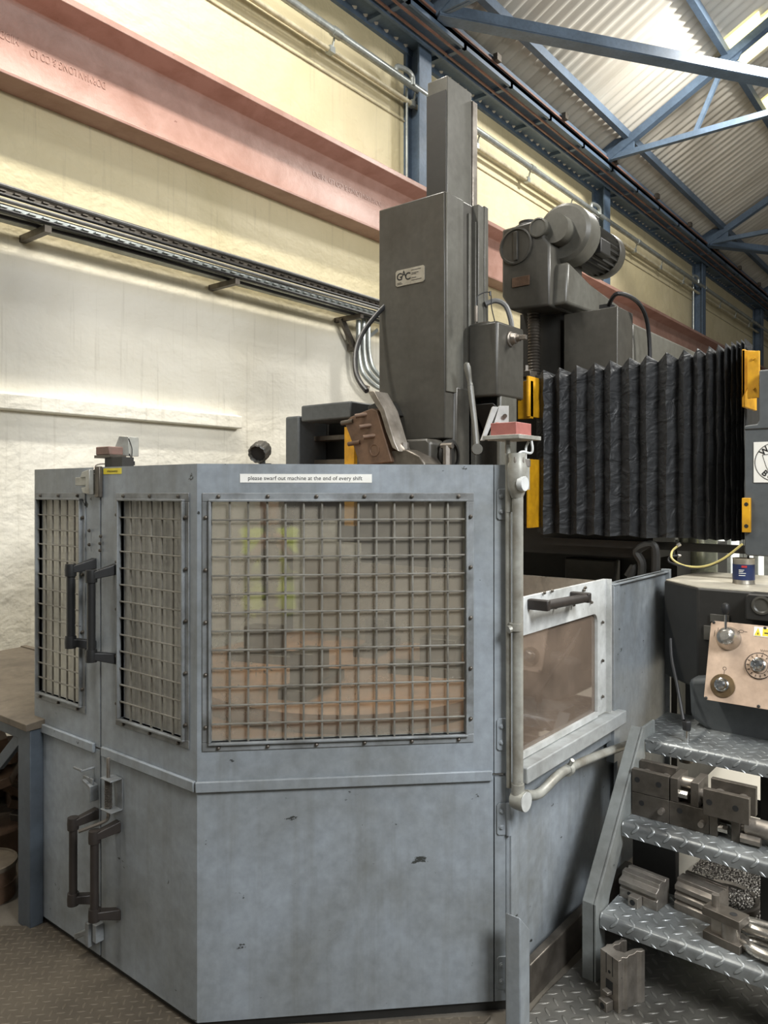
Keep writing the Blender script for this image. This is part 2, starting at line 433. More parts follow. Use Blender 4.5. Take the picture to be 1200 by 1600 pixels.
p2 = at(14, 58, X=xc+.012); wall_text('MIDD', .068, p2.y, p2.z, xc+.012, ltr, t, 'raised_lettering', .7)
p = at(545, 296, X=xc+.012); wall_text('DORMAN LONG & CO LD  MIDD', .062, p.y, p.z, xc+.012, ltr, t, 'raised_lettering')
# columns
colY = [6.0, 10.4, 14.95, 19.5, 24.0]
clab = ['blue steel wall column rising behind the tall machine ram', 'blue steel wall column just behind the electric motor', 'blue steel wall column second beyond the motor', 'blue steel wall column above the yellow bellows bracket', 'furthest blue steel column on the cream wall']
for yy, lb in zip(colY, clab):
    m = MB(); m.box(-4.5, -4.47, yy-.1, yy+.1, GT, 5.95); m.box(-4.47, -4.33, yy-.008, yy+.008, GT, 5.95); m.box(-4.33, -4.31, yy-.1, yy+.1, GT, 5.95)
    mark(m.build('steel_column', blue_steel, None), lb, 'column', 'blue steel columns along the wall')
# eaves girder
t = thing('eaves_girder', 'wide blue eaves girder with thin red rails along the top of the wall', 'girder', (-4.2, 6, 5.9))
m = MB(); m.box(-4.62, -4.0, -5, 33, 5.9, 5.94); m.box(-4.03, -4.0, -5, 33, 5.86, 6.02); m.box(-4.5, -4.46, -5, 33, 5.84, 5.9); m.box(-4.27, -4.24, -5, 33, 5.84, 5.9)
for k in range(40): m.box(-4.5, -4.0, -1+k*.9, -.95+k*.9, 5.86, 5.9)
m.build('soffit_plate', blue_steel, t)
for x, z, c in ((-3.985, 5.95, red_rail), (-4.08, 5.85, red_rail), (-4.2, 5.86, red_rail)):
    MB().bar((x, -5, z), (x, 33, z), .018, .018).build('rail', c, t)
for k in range(9):
    yy = 5.2+k*1.55; MB().box(-3.98, -3.93, yy-.04, yy+.04, 5.95, 6.02).build('rail_clip', steel_dark, t)
# purlins
for x, lb in ((-3.74, 'blue roof purlin nearest the wall under the corrugated sheets'), (-2.54, 'second blue roof purlin from the wall under the sheets'), (-1.34, 'third blue roof purlin from the wall, near the roof lights')):
    z = roofz(x)-.09
    m = MB(); m.box(x-.035, x+.035, -2, 30, z-.05, z+.05)
    mark(m.build('roof_purlin', blue_steel, None), lb, 'purlin', 'blue roof purlins')
# trusses
def truss(yy, lb):
    t = thing('roof_truss', lb, 'truss', (EX, yy, EZ), group='blue roof trusses')
    a = Vector((EX, yy, EZ+.02)); up = lambda x: Vector((x, yy, roofz(x)-.16))
    MB().bar(a, up(3.4), .1, .1).build('rafter', blue_steel, t)
    MB().bar(a, (3.4, yy, EZ+.02), .07, .07).build('bottom_chord', blue_steel, t)
    for xa, xb in ((-2.54, -2.9), (-2.54, -1.6), (-1.34, -1.6), (-1.34, .1)):
        MB().bar(up(xa), (xb, yy, EZ+.02), .05, .05).build('strut', blue_steel, t)
    MB().box(-4.1, -3.65, yy-.012, yy+.012, EZ-.02, EZ+.24).build('gusset_plate', blue_steel, t)
    MB().prism([(-2.75, up(-2.54).z-.12), (-2.4, up(-2.54).z-.06), (-2.3, up(-2.54).z+.14), (-2.7, up(-2.54).z+.02)], yy-.012, yy+.012, 'y').build('gusset_plate', blue_steel, t)
for yy, lb in ((5.75, 'nearest blue roof truss, its foot above the tall machine ram'), (9.67, 'blue roof truss with its foot above the electric motor'), (14.05, 'blue roof truss at the right edge, beyond the motor'), (18.5, 'furthest blue roof truss over the shop')):
    truss(yy, lb)
for i, (y0, y1, lb) in enumerate(((5.75, 9.67, 'broad blue diagonal wind brace crossing the top right of the roof'), (14.05, 18.0, 'blue diagonal wind brace beyond the third truss'))):
    a = Vector((-4.0, y0, 5.92)); b = a+Vector((2.09, 3.08, 0))*1.5
    m = MB(); m.bar(a, b, .14, .018); m.bar(a+Vector((.058, -.04, .05)), b+Vector((.058, -.04, .05)), .015, .1)
    mark(m.build('wind_brace', blue_steel, None), lb, 'brace', 'blue wind braces')

# ------------------------------------------------------------------ pipes, tray and cables on the wall
def along(s, X): return CAMH+1.283*(-X)*s
zc1 = along(.692, -4.33); zc2 = along(.66, -4.4)
t = thing('conduit_pipe', 'thick galvanised conduit pipe hung high along the cream wall', 'pipe', (-4.33, 6, zc1))
MB().cyl((-4.33, -4, zc1), (-4.33, 30, zc1), .034, 16).build('pipe', galv, t)
for k in range(14):
    yy = 3.6+k*1.15
    MB().cyl((-4.33, yy-.05, zc1), (-4.33, yy+.05, zc1), .042, 14).build('coupling', galv, t) if k % 3 == 1 else None
    MB().bar((-4.35, yy, zc1), (-4.38, yy, zc2+.01), .014, .014, (0, 1, 0)).build('hanger', galv, t)
t = thing('conduit_pipe', 'thinner cream conduit pipe hanging below the galvanised one', 'pipe', (-4.4, 6, zc2))
MB().cyl((-4.4, -4, zc2), (-4.4, 30, zc2), .022, 14).build('pipe', cream_pipe, t)
for k in range(14):
    yy = 3.6+k*1.15; MB().box(-4.43, -4.37, yy-.03, yy+.03, zc2-.028, zc2+.028).build('clip', galv, t)
zw = along(.623, -4.49)
mark(MB().cyl((-4.492, -4, zw), (-4.492, 30, zw), .008, 8).build('wall_cable', cream_pipe, None), 'thin painted cable clipped to the wall under both conduit pipes', 'cable')
for yy, lb in ((5.82, 'vertical thin conduit with bend left of the blue column above the ram'), (10.15, 'vertical thin conduit beside the blue column by the motor'), (14.6, 'vertical thin conduit beside the second blue column beyond the motor')):
    m = MB(); m.tube([(-4.33, yy-.26, zc1+.02), (-4.33, yy-.24, zc1+.08), (-4.31, yy-.12, zc1+.09), (-4.3, yy-.05, zc1+.06), (-4.3, yy-.04, zc1-.02)], .024, 10)
    m.cyl((-4.4, yy, zc1), (-4.4, yy, GT), .012, 8)
    mark(m.build('drop_conduit', galv, None), lb, 'pipe', 'short conduit drops at the columns')
# cable tray
def cz(s, x=-4.3): return CAMH+1.283*(-x)*s
t = thing('cable_tray', 'perforated metal cable tray carrying black cables along the cream wall', 'cable tray', (-4.3, 4, 3.1))
TZ = 3.13
m = MB(); yend = at(548, 480, X=-4.3).y+.1
m.box(-4.42, -4.22, -3, 30, TZ, TZ+.003)
m.box(-4.223, -4.22, -3, 30, TZ, TZ+.03); m.box(-4.42, -4.417, -3, 30, TZ, TZ+.05)
for k in range(150): m.box(-4.217, -4.2, .4+k*.08, .44+k*.08, TZ+.012, TZ+.02)
m.build('tray', galv, t)
m = MB(); m.box(-4.44, -4.42, -3, 30, TZ+.09, TZ+.11); m.box(-4.24, -4.22, -3, 30, TZ+.085, TZ+.12)
for k in range(150): m.box(-4.219, -4.205, .4+k*.08, .435+k*.08, TZ+.1, TZ+.108)
m.build('upper_rail', steel_dark, t)
for k, (x, z, r) in enumerate(((-4.2, .05, .012), (-4.205, .075, .01), (-4.26, .035, .014), (-4.32, .05, .016), (-4.2, .125, .012), (-4.25, .14, .014), (-4.2, -.012, .010), (-4.28, -.016, .012), (-4.36, .03, .013))):
    pts = [(x+random.uniform(-.006, .006), yy*1.2-2, TZ+z+random.uniform(-.006, .006)) for yy in range(0, 20)]
    mark(MB().tube(pts, r, 8, 3).build('cable', cable_blk if k % 4 else cable_grey, t))
for u in (55, 350, 545):
    yy = at(u, 400, X=-4.35).y
    MB().box(-4.5, -4.2, yy-.02, yy+.02, TZ-.06, TZ-.022).build('bracket', steel_dark, t)
# drop: curved tray and heavy cables behind the ram
yb = at(546, 540, X=-4.4).y
t = thing('cable_drop', 'galvanised bracket and curved metal trunking dropping from the tray behind the ram', 'cable trunking', (-4.4, yb, 2.6))
m = MB(); a = at(533, 497, X=-4.42); b = at(552, 540, X=-4.42); m.bar(a, b, .03, .05); m.box(-4.48, -4.36, b.y-.01, b.y+.07, b.z-.04, b.z+.02); m.build('bracket', steel_dark, t)
arc = [at(560, 500, X=-4.36), at(560, 530, X=-4.36), at(561, 560, X=-4.36), at(568, 585, X=-4.34), at(590, 605, X=-4.3), at(625, 615, X=-4.2)]
for off in (0, .05, .1):
    MB().tube([p+Vector((0, 0, off*.6))+Vector((off*.3, off, 0)) for p in arc], .022, 8, 6).build('trunking', galv, t)
m = MB(); a = at(590, 515, X=-4.36); b = at(570, 532, X=-4.36); m.bar(a, b, .01, .03); m.build('stay', galv, t)

# ------------------------------------------------------------------ splash guard of the machine
CX, CY = -1.84, 1.41; LX = -2.81; SX = -1.17; Ztop = 1.682; Zm = .735; SEAM = -2.36
r2 = math.sqrt(.5)
F1 = frame((0, CY, 0), (1, 0, 0), (0, 1, 0))                   # front: local x = world X, y inward
F2 = frame((CX, CY, 0), (r2, r2, 0), (-r2, r2, 0))              # chamfer
F3 = frame((SX, 0, 0), (0, 1, 0), (-1, 0, 0))                   # right side: local x = world Y, y inward
W2 = (SX-CX)/r2
def l1(u, v): p = at(u, v, Y=CY); return p.x, p.z
def l2(u, v):
    n = Vector((r2, -r2, 0)); dr = VD+RD*((u-600)/F)+Vector((0, 0, -(v-HZ)/F))
    tt = (n.dot(Vector((CX, CY, 0))-Vector((0, 0, 0))))/n.dot(dr); p = Vector((0, 0, CAMH))+dr*tt
    return (Vector((p.x-CX, p.y-CY, 0))).dot(Vector((r2, r2, 0))), p.z
def l3(u, v): p = at(u, v, X=SX); return p.y, p.z
guard = thing('machine_guard', 'grey painted splash guard enclosure with wire mesh windows around the lathe table', 'machine guard', (-2.1, 2.3, 0))
def holed(m, x0, x1, z0, z1, hx0, hx1, hz0, hz1, th=.025):
    m.box(x0, hx0, 0, th, z0, z1); m.box(hx1, x1, 0, th, z0, z1); m.box(hx0, hx1, 0, th, z0, hz0); m.box(hx0, hx1, 0, th, hz1, z1)
# windows in local panel coordinates
wz0, wz1 = l2(330, 1160)[1], l2(330, 784)[1]
w3 = (l2(330, 800)[0], l2(727, 800)[0], wz0, wz1)
w2_ = (l1(189, 800)[0], l1(288, 800)[0], wz0, wz1)
w1_ = (LX+.035, l1(128, 800)[0], wz0, wz1)
# door leaves (mesh window leaves above, plain leaves below)
def leaf_right_upper():
    m = MB(F1); holed(m, SEAM+.006, CX, Zm, Ztop, *w2_)
    m.M = F2; holed(m, 0, l2(771, 900)[0], Zm, Ztop, *w3)
    m.box(l2(772.5, 900)[0], l2(790, 900)[0], 0, .025, Zm+.0, Ztop)
    m.M = Matrix(); pass
    return m
D1 = leaf_right_upper().build('door', guard_paint, guard); D1['label'] = 'upper right folded door leaf with the widest mesh window'
m = MB(F1); holed(m, LX, SEAM-.003, Zm, Ztop, *w1_); D2 = m.build('door', guard_paint, guard)
zb = .035
m = MB(F1); m.box(SEAM+.006, CX, 0, .025, zb, Zm-.008); m.M = F2; m.box(0, l2(771, 900)[0], 0, .025, zb, Zm-.008); m.box(l2(773, 900)[0], l2(790, 900)[0], 0, .025, zb, Zm-.012)
D3 = m.build('door', guard_paint, guard)
m = MB(F1); m.box(LX, SEAM-.003, 0, .025, zb, Zm-.008); D4 = m.build('door', guard_paint, guard)
# folded lips along the split line
m = MB(F1); m.box(SEAM+.02, CX-.004, -.012, 0, Zm-.02, Zm+.012); m.M = F2; m.box(-.004, l2(768, 900)[0], -.012, 0, Zm-.02, Zm+.012); m.build('door_lip', guard_paint, D1, .003)
m = MB(F1); m.box(LX, SEAM-.03, -.012, 0, Zm-.02, Zm+.012); m.build('door_lip', guard_paint, D2, .003)
bolt_me = None
def bolt(M, x, z, parent, r=.0048):
    global bolt_me
    if bolt_me is None:
        o = MB().lathe((0, 0, 0), (0, -1, 0), [(.0062, 0), (.0062, .002), (.0048, .0022), (.0046, .006), (.002, .0075)], 10).build('bolt', steel_dark, None)
        bolt_me = o.data; bpy.data.objects.remove(o)
    o = bpy.data.objects.new('bolt', bolt_me); C.objects.link(o); o.parent = parent
    T = Matrix()
    if parent.type == 'EMPTY': T = Matrix.LocRotScale(parent.location, parent.rotation_euler, parent.scale).inverted()
    o.matrix_parent_inverse = T; o.matrix_basis = M @ Matrix.Translation((x, -.0045, z))
def mesh_window(M, w, parent, nx, nz, bx, bz, glass, sides='lrtb'):
    x0, x1, z0, z1 = w; fw = .026
    m = MB(M)
    # picture-frame angle: flat flange screwed to the door and a raised inner lip
    for a, b, c, d in ((x0-fw, x1+fw, z1, z1+fw), (x0-fw, x1+fw, z0-fw, z0), (x0-fw, x0, z0, z1), (x1, x1+fw, z0, z1)):
        if a < LX+.005 and M is F1: a = max(a, LX+.004)
        m.box(a, b, -.004, 0, c, d)
    lip = .007
    for a, b, c, d in ((x0-lip, x1+lip, z1, z1+lip), (x0-lip, x1+lip, z0-lip, z0), (x0-lip, x0, z0, z1), (x1, x1+lip, z0, z1)):
        m.box(a, b, -.014, .012, c, d)
    m.build('window_frame', frame_paint, parent, .0015)
    g = MB(M); tw = .0029
    for i in range(1, nx):
        x = x0+(x1-x0)*i/nx+random.uniform(-.0012, .0012); g.box(x-tw, x+tw, -.003, .003, z0, z1)
    for k in range(1, nz):
        z = z0+(z1-z0)*k/nz+random.uniform(-.0012, .0012); g.box(x0, x1, -.0065, -.0005, z-tw*.8, z+tw*.8)
    g.build('wire_mesh', wire_paint, parent, .001)
    MB(M).box(x0-.01, x1+.01, .013, .017, z0-.01, z1+.01).build('window_pane', glass, parent)
    for i in range(bx):
        x = x0+(x1-x0)*(i+.15)/(bx-.7) if bx > 1 else (x0+x1)/2
        bolt(M, x, z1+fw*.6, parent); bolt(M, x, z0-fw*.6, parent)
    for k in range(bz):
        z = z0+(z1-z0)*(k+.3)/(bz-.4)
        if 'l' in sides: bolt(M, x0-fw*.6, z, parent)
        bolt(M, x1+fw*.6, z, parent)
mesh_window(F2, w3, D1, 14, 13, 6, 5, pane)
mesh_window(F1, w2_, D1, 6, 13, 3, 5, pane_hazy)
mesh_window(F1, w1_, D2, 6, 13, 3, 4, pane_milky, 'r')
# notice on the door
sx0, sz0 = l2(375, 754); sx1, sz1 = l2(581, 741)
MB(F2).box(sx0, sx1, -.0015, 0, sz0, sz1).build('notice_sticker', white_st, D1)
Mt = F2 @ frame(((sx0+sx1)/2-.003, -.0018, (sz0+sz1)/2), (1, 0, 0), (0, 0, 1), (0, -1, 0))
text_mesh('please swarf out machine at the end of every shift', .0172, Mt, ink, 'lettering', D1, .0002, sx=.98)
ya, yz = l1(162, 741); yb_, yz2 = l1(190, 731)
MB(F1).box(ya, yb_, -.001, 0, yz, yz2).build('warning_sticker', yellow_st, D1)
text_mesh('WTRA33HAE4C02', .0082, F1 @ frame(((ya+yb_)/2, -.0014, (yz+yz2)/2-.001), (1, 0, 0), (0, 0, 1), (0, -1, 0)), ink, 'lettering', D1, .0001, sx=.95)
# handles
def handle(M, x, z0, z1, parent, m, out=.075, dx=-.052, plate=.03, r=.0135):
    h = MB(M)
    h.lathe(M.inverted() @ (M @ Vector((x+dx, -out, z0+.035))), (0, 0, 1), [(r, 0), (r, z1-z0-.07)], 16)
    for z, s in ((z0, 1), (z1, -1)):
        zc = z+.018*s
        # arm: root block on the door, tapering out to a collar
        vs = [(x+.012, 0, z-.018), (x+.012, 0, z+.018), (x-.016, 0, z-.018), (x-.016, 0, z+.018),
              (x+dx+.017, -out-.005, zc-.012), (x+dx+.017, -out-.005, zc+.012), (x+dx-.012, -out+.015, zc-.012), (x+dx-.012, -out+.015, zc+.012)]
        h.add(vs, [(0,1,3,2),(4,6,7,5),(0,4,5,1),(2,3,7,6),(0,2,6,4),(1,5,7,3)])
        h.lathe((x+dx, -out, zc-.02 if s > 0 else zc-.022), (0, 0, 1), [(r+.005, 0), (r+.006, .02), (r+.0045, .04)], 18)
    return h.build('handle', m, parent, .0025)
def hz_(u, v): return l1(u, v)
x, z = l1(147, 880); x2, zz2 = l1(145, 1012)
handle(F1, l1(148, 880)[0], l1(147, 1008)[1], l1(148, 880)[1], D2, black_plastic, .07, -.03)
handle(F1, l1(181, 890)[0], l1(183, 1030)[1], l1(181, 889)[1], D1, black_plastic, .07, -.03)
handle(F1, l1(152, 1270)[0], l1(148, 1405)[1]+.008, l1(152, 1270)[1], D4, brown_handle, .07, -.03)
handle(F1, l1(186, 1290)[0], l1(186, 1428)[1], l1(186, 1290)[1], D3, brown_handle, .07, -.03)
# latch of the upper leaves
m = MB(F1); x, z = l1(152, 752)
m.prism([(x-.06, z+.012), (x-.045, z+.032), (x-.0, z+.04), (x+.0, z-.045), (x-.04, z-.04), (x-.052, z-.022), (x-.025, z-.02), (x-.02, z), (x-.025, z+.014)], -.03, -.002, 'y')
m.build('latch_plate', pipe_paint, D2, .002)
m = MB(F1); m.box(x-.1, x-.018, -.024, -.012, z-.014, z+.014); m.build('latch_tongue', pipe_paint, D2, .002)
m = MB(F1); m.box(x+.008, x+.036, -.016, 0, z-.055, z+.05); m.build('latch_block', steel_dark, D1, .004)
for u, v in ((142, 829), (142, 851)): bolt(F1, *l1(u, v), D2)
for u, v in ((160, 838), (159, 849), (159, 860)): bolt(F1, *l1(u, v), D1)
# spring bolt on the lower leaves
m = MB(F1); x, z = l1(184, 1245); zt = l1(184, 1212)[1]; zl = l1(184, 1262)[1]
m.box(x-.006, x+.03, -.003, 0, zl, zt); m.box(x-.03, x+.03, -.045, 0, zt-.004, zt); m.box(x-.03, x+.03, -.045, 0, zl, zl+.004)
m.build('bolt_bracket', frame_paint, D3, .001)
m = MB(F1); zu = l1(180, 1180)[1]; m.lathe((x-.01, -.028, zl-.02), (0, 0, 1), [(.006, 0), (.006, zu-zl+.02)], 12); m.build('sliding_bolt', steel, D3)
m = MB(F1); pts = []
for k in range(140):
    a = k*.75; pts.append((x-.01+.011*math.cos(a), -.028+.011*math.sin(a), zl+.006+(zt-zl-.012)*k/139))
m.tube(pts, .0018, 5, 1); m.build('coil_spring', steel_dark, D3)
m = MB(F1); m.tube([(x-.01, -.028, zl-.02), (x-.014, -.035, zl-.035), (x-.04, -.07, zl-.05), (x-.065, -.1, zl-.062)], .0055, 8); m.build('bolt_lever', steel_dark, D3)
m = MB(F1); x, z = l1(148, 1222)
m.box(x-.042, x+.02, -.02, -.014, z-.0, z+.02); m.prism([(x-.03, z+.012), (x+.022, z-.002), (x+.022, z-.055), (x+.016, z-.055), (x+.014, z-.012), (x-.03, z+.002)], -.03, 0, 'y'); m.box(x-.052, x+.0, -.05, -.044, z+.048, z+.056); m.box(x-.01, x, -.05, 0, z+.046, z+.052)
m.build('catch', frame_paint, D4, .002)
m = MB(F1); x, z = l1(155, 1450)
m.prism([(x-.09, z-.035), (x-.02, z+.0), (x-.02, z+.03), (x+.0, z+.03), (x, z-.05), (x-.02, z-.05), (x-.03, z-.02), (x-.09, z-.055)], -.04, -.0, 'y'); m.box(x+.008, x+.03, -.03, 0, z-.03, z+.03)
m.build('floor_latch', frame_paint, D4, .002)
# hinges
def hinge(v0, v1, parent):
    xa, za = l2(776, v1); xb, zb2 = l2(790, v0); m = MB(F2)
    c = .006
    m.prism([(xa, za+c), (xa+c, za), (xb, za), (xb, zb2), (xa+c, zb2), (xa, zb2-c)], -.005, 0, 'y')
    m.lathe((xb+.008, -.006, za), (0, 0, 1), [(.0085, 0), (.0085, (zb2-za)*.49), (.0075, (zb2-za)*.5), (.0085, (zb2-za)*.51), (.0085, zb2-za)], 14)
    m.lathe(((xa+xb)/2, -.005, za+(zb2-za)*.25), (0, -1, 0), [(.0085, 0), (.0085, .002), (.005, .003), (.004, .006)], 12)
    m.lathe(((xa+xb)/2, -.005, za+(zb2-za)*.75), (0, -1, 0), [(.0085, 0), (.0085, .002), (.005, .003), (.004, .006)], 12)
    m.build('hinge', guard_paint, parent, .001)
hinge(764, 812, D1); hinge(1122, 1172, D1); hinge(1254, 1304, D3); hinge(1493, 1545, D3)
# corner post, plinth, back and left panels
m = MB(); m.M = F2; m.box(l2(790, 900)[0]+.002, W2, .004, .03, .03, Ztop-.02); m.M = F3; m.box(2.08, 2.13, 0, .03, .03, Ztop-.02); m.build('corner_post', guard_paint, guard, .002)
m = MB(F1); m.box(LX+.01, CX, .012, .06, 0, .06); m.M = F2; m.box(0, W2, .012, .06, 0, .06); m.build('plinth', mach_dark, guard)
# left chamfer and left side of the octagon with pale plastic windows
FL = frame((LX, CY, 0), (-r2, r2, 0), (r2, r2, 0))
m = MB(FL); holed(m, 0, .93, .03, Ztop, .04, .89, .62, 1.64); m.build('left_panel', guard_paint, guard)
MB(FL).box(.03, .9, .012, .016, .61, 1.65).build('window_pane', pane_milky, guard)
FS = frame((-3.47, 2.07, 0), (0, 1, 0), (-1, 0, 0)); m = MB(FS); holed(m, 0, 1.33, .03, Ztop-.02, .05, 1.28, .62, 1.6); m.build('left_side_panel', guard_paint, guard)
MB(FS).box(.04, 1.29, .012, .016, .61, 1.61).build('window_pane', pane_milky, guard)
# right side: sliding screen, sill, lower panel, fixed rear panel
ys, ye = 2.13, 2.87
m = MB(F3); m.box(2.13, 3.48, .035, .05, .06, .66); m.build('side_panel', guard_paint, guard)
m = MB(F3); m.box(2.13, 2.86, 0, .034, .635, .70); m.build('side_apron', guard_paint, guard, .003)
m = MB(F3); zs = .752; m.prism([(2.10, zs-.05), (2.9, zs-.05), (2.9, zs+.0), (2.10, zs+.0)], -.045, .02, 'y')
m.build('sill', sill_paint, guard, .004)
ty = l3(822, 924); tz1 = l3(945, 905)[1]; yr = l3(948, 950)[0]
sp = MB(F3); hy1 = l3(934, 1000)[0]; hz0 = .775; hz1 = l3(934, 958)[1]
# rounded upper corner of the opening
yl = 2.14
sp.box(yl, yl+.012, .0, .012, .76, tz1); sp.box(hy1, yr, 0, .012, .76, tz1); sp.box(yl, hy1, 0, .012, hz1, tz1); sp.box(yl, hy1, 0, .012, .755, hz0)
rr = .035; fan = [(hy1, hz1), (hy1-rr, hz1)]+[(hy1-rr+rr*math.sin(a), hz1-rr+rr*math.cos(a)) for a in [R(15*k) for k in range(1, 6)]]+[(hy1, hz1-rr)]
sp.prism(fan, 0, .012, 'y')
sp.box(yr-.006, yr, -.02, .012, .76, tz1)
S = sp.build('sliding_screen', side_white, guard, .001)
MB(F3).box(yl, hy1+.01, .012, .016, .76, hz1+.01).build('window_pane', pane_brown, S)
for u, v in ((848, 926), (860, 923), (910, 922), (922, 941), (866, 949), (894, 945), (912, 918)): bolt(F3, *l3(u, v), S)
for v in (972, 1032, 1088): bolt(F3, *l3(939.5, v), S)
# horizontal grip handle
m = MB(F3); y0, z0 = l3(826, 944); y1, z1 = l3(892, 932)
m.lathe((y0, -.055, z0), (1, 0, (z1-z0)/(y1-y0)), [(.0155, 0), (.0155, (y1-y0))], 16)
for yy, zq in ((y0+.0, z0), (y1, z1)):
    m.prism([(yy-.01, zq-.016), (yy+.012, zq-.016), (yy+.012, zq+.018), (yy-.01, zq+.018)], -.072, -.0, 'y')
m.build('handle', brown_handle, S, .004)
yf0, yf1 = l3(955, 950)[0], l3(1042, 950)[0]; ztf = l3(1000, 902)[1]
m = MB(F3); m.box(yf0, yf0+.06, -.012, .02, .55, ztf-.005); m.box(yf0+.06, yf1, -.0, .015, .3, ztf); m.box(yf1-.02, yf1, -.02, .02, .1, ztf+.01); m.box(yf0, yf1, -.015, .03, ztf-.006, ztf)
RP = m.build('rear_panel', guard_paint, guard, .002)
for v in (925, 1030): bolt(F3, l3(960, v)[0], l3(960, v)[1], guard)
m = MB(F3); m.box(2.15, 3.0, -.03, 0, 0, .12); m.build('side_plinth', steel_dark, guard, .004)
# short kick post with a slanted top
a = at(815, 1600, X=-1.115); m = MB()
py = at(801, 1500, X=-1.11).y
m.prism([(py+.0, 0), (py+.06, 0), (py+.06, .30), (py+.0, .36)], -1.135, -1.085, 'x'); mark(m.build('kick_post', guard_paint, None, .004), 'short grey square steel post with slanted top at the guard corner', 'post')

# vertical conduit and its fittings
t = thing('cable_conduit', 'grey painted conduit running down the guard corner and along its side to the steps', 'conduit', (-1.13, 2.04, .6))
def q(u, v, d): return at(u, v, d=d)
d0 = 2.31
MB().cyl(q(809, 1236, d0), q(809, 770, d0), .0165, 16).build('pipe', pipe_paint, t)
MB().cyl(q(795, 1230, d0+.02), q(793.5, 695, d0+.02), .0085, 12).build('hinge_rod', pipe_paint, t)
MB().cyl(q(795, 800, d0+.02), q(795, 760, d0+.02), .011, 12).build('rod_sleeve', pipe_paint, t)
m = MB(); m.lathe(q(808, 778, d0), (0, 0, 1), [(.017, 0), (.022, .012), (.029, .03), (.03, .06), (.03, .095), (.026, .11), (.026, .135)], 18)
m.build('junction_box', pipe_paint, t)
cp = q(818, 756, d0-.025); m = MB(); nrm = Vector((1, -.05, 0)).normalized(); m.lathe(cp, nrm, [(.022, -.012), (.0225, .004), (.0215, .006)], 20); m.build('cover_disc', side_white, t)
MB().cyl(q(822, 765, d0), q(822, 717, d0), .011, 12).build('short_pipe', pipe_paint, t)
m = MB(); m.lathe(q(808, 726, d0), (0, 0, 1), [(.027, 0), (.028, .006), (.027, .022)], 6); m.lathe(q(822, 729, d0), (0, 0, 1), [(.014, 0), (.014, .02)], 6); m.build('gland_nut', steel, t)
m = MB(); m.lathe(q(809, 1240, d0), (0, 0, 1), [(.02, 0), (.02, .03)], 14); m.build('collar', pipe_paint, t)
cp = q(812, 1250, d0); m = MB(); m.lathe(cp, nrm, [(.012, -.03), (.028, -.02), (.03, .0), (.03, .02)], 18); m.build('elbow_box', pipe_paint, t)
m = MB(); m.lathe(cp+nrm*.021, nrm, [(.029, 0), (.029, .004)], 18); m.build('elbow_cover', side_white, t)
pts = [cp+Vector((.01, .02, .012)), at(842, 1240, X=-1.12), at(868, 1215, X=-1.12), at(888, 1201, X=-1.125), at(930, 1182, X=-1.13), at(985, 1162, X=-1.13)]
MB().tube(pts, .0155, 12, 6).build('side_pipe', pipe_paint, t)
m = MB(); p = at(888, 1203, X=-1.125); m.cyl(p-Vector((0, .01, .0)), p+Vector((0, .012, .0)), .02, 14); m.cyl(p+Vector((0, 0, .01)), p+Vector((.02, -.01, .04)), .007, 10); m.build('pipe_clip', pipe_paint, t)
m = MB(); p = q(806, 985, d0); m.cyl(p, p+Vector((0, 0, .022)), .021, 14); m.cyl(p+Vector((-.0, 0, .01)), q(794, 984, d0-.01), .012, 10); m.build('pipe_clip', pipe_paint, t)
# interlock on the corner: plate, red box, V block
t = thing('interlock_switch', 'faded red switch box on a small grey plate over the right corner of the guard', 'switch', (-1.2, 2.1, 1.72))
zP = 1.6+(768-687)/F*2.33
a = q(762, 687, 2.36); 
m = MB(frame((a.x, a.y, zP), (1, 0, 0), (0, 1, 0))); m.box(.0, .125, -.03, .11, -.0, .012); m.build('base_plate', pipe_paint, t, .001)
# red box seen corner-on, between the machine axes
m = MB(frame((a.x+.022, a.y-.02, zP+.012), (1, 0, 0), (0, 1, 0))); m.box(.0, .088, .0, .095, 0, .038); m.box(.01, .02, .01, .02, .038, .041); rb_ = m.build('switch_box', red_box, t, .006)
pts = [q(829, 683, 2.34), q(832, 700, 2.33), q(829, 708, 2.33), q(815, 706, 2.32), q(806, 714, 2.31)]
MB().tube(pts, .004, 8).build('lead', side_white, t)
pts = [q(826, 690, 2.35), q(822, 700, 2.35), q(821, 718, 2.33)]
MB().tube(pts, .004, 8).build('lead', side_white, t)
MB().cyl(q(793, 708, 2.33), q(793, 688, 2.33), .008, 10).build('stem', steel, t)
t = thing('striker_bracket', 'pale grey slotted striker bracket beside the red switch box on the right corner', 'bracket', q(775, 688, 2.42))
dd = 2.42
for off, th_ in ((0, .016), (.035, .016)):
    pA = [q(752+off*340, 688, dd), q(769+off*340, 688, dd), q(795, 660, dd), q(795, 634, dd), q(780, 634, dd)] if off else [q(752, 688, dd), q(758, 688, dd), q(779, 636, dd), q(770, 635, dd)]
    m = MB(); nn = VD*.03
    vs = list(pA)+[p+nn for p in pA]; n = len(pA)
    m.add(vs, [tuple(range(n)), tuple(range(2*n-1, n-1, -1))]+[(i, (i+1) % n, n+(i+1) % n, n+i) for i in range(n)]); m.build('cheek', side_white, t, .001)
m = MB(); m.cyl(q(789, 650, dd-.01), q(789, 650, dd+.01), .007, 12); m.build('screw', steel_dark, t)
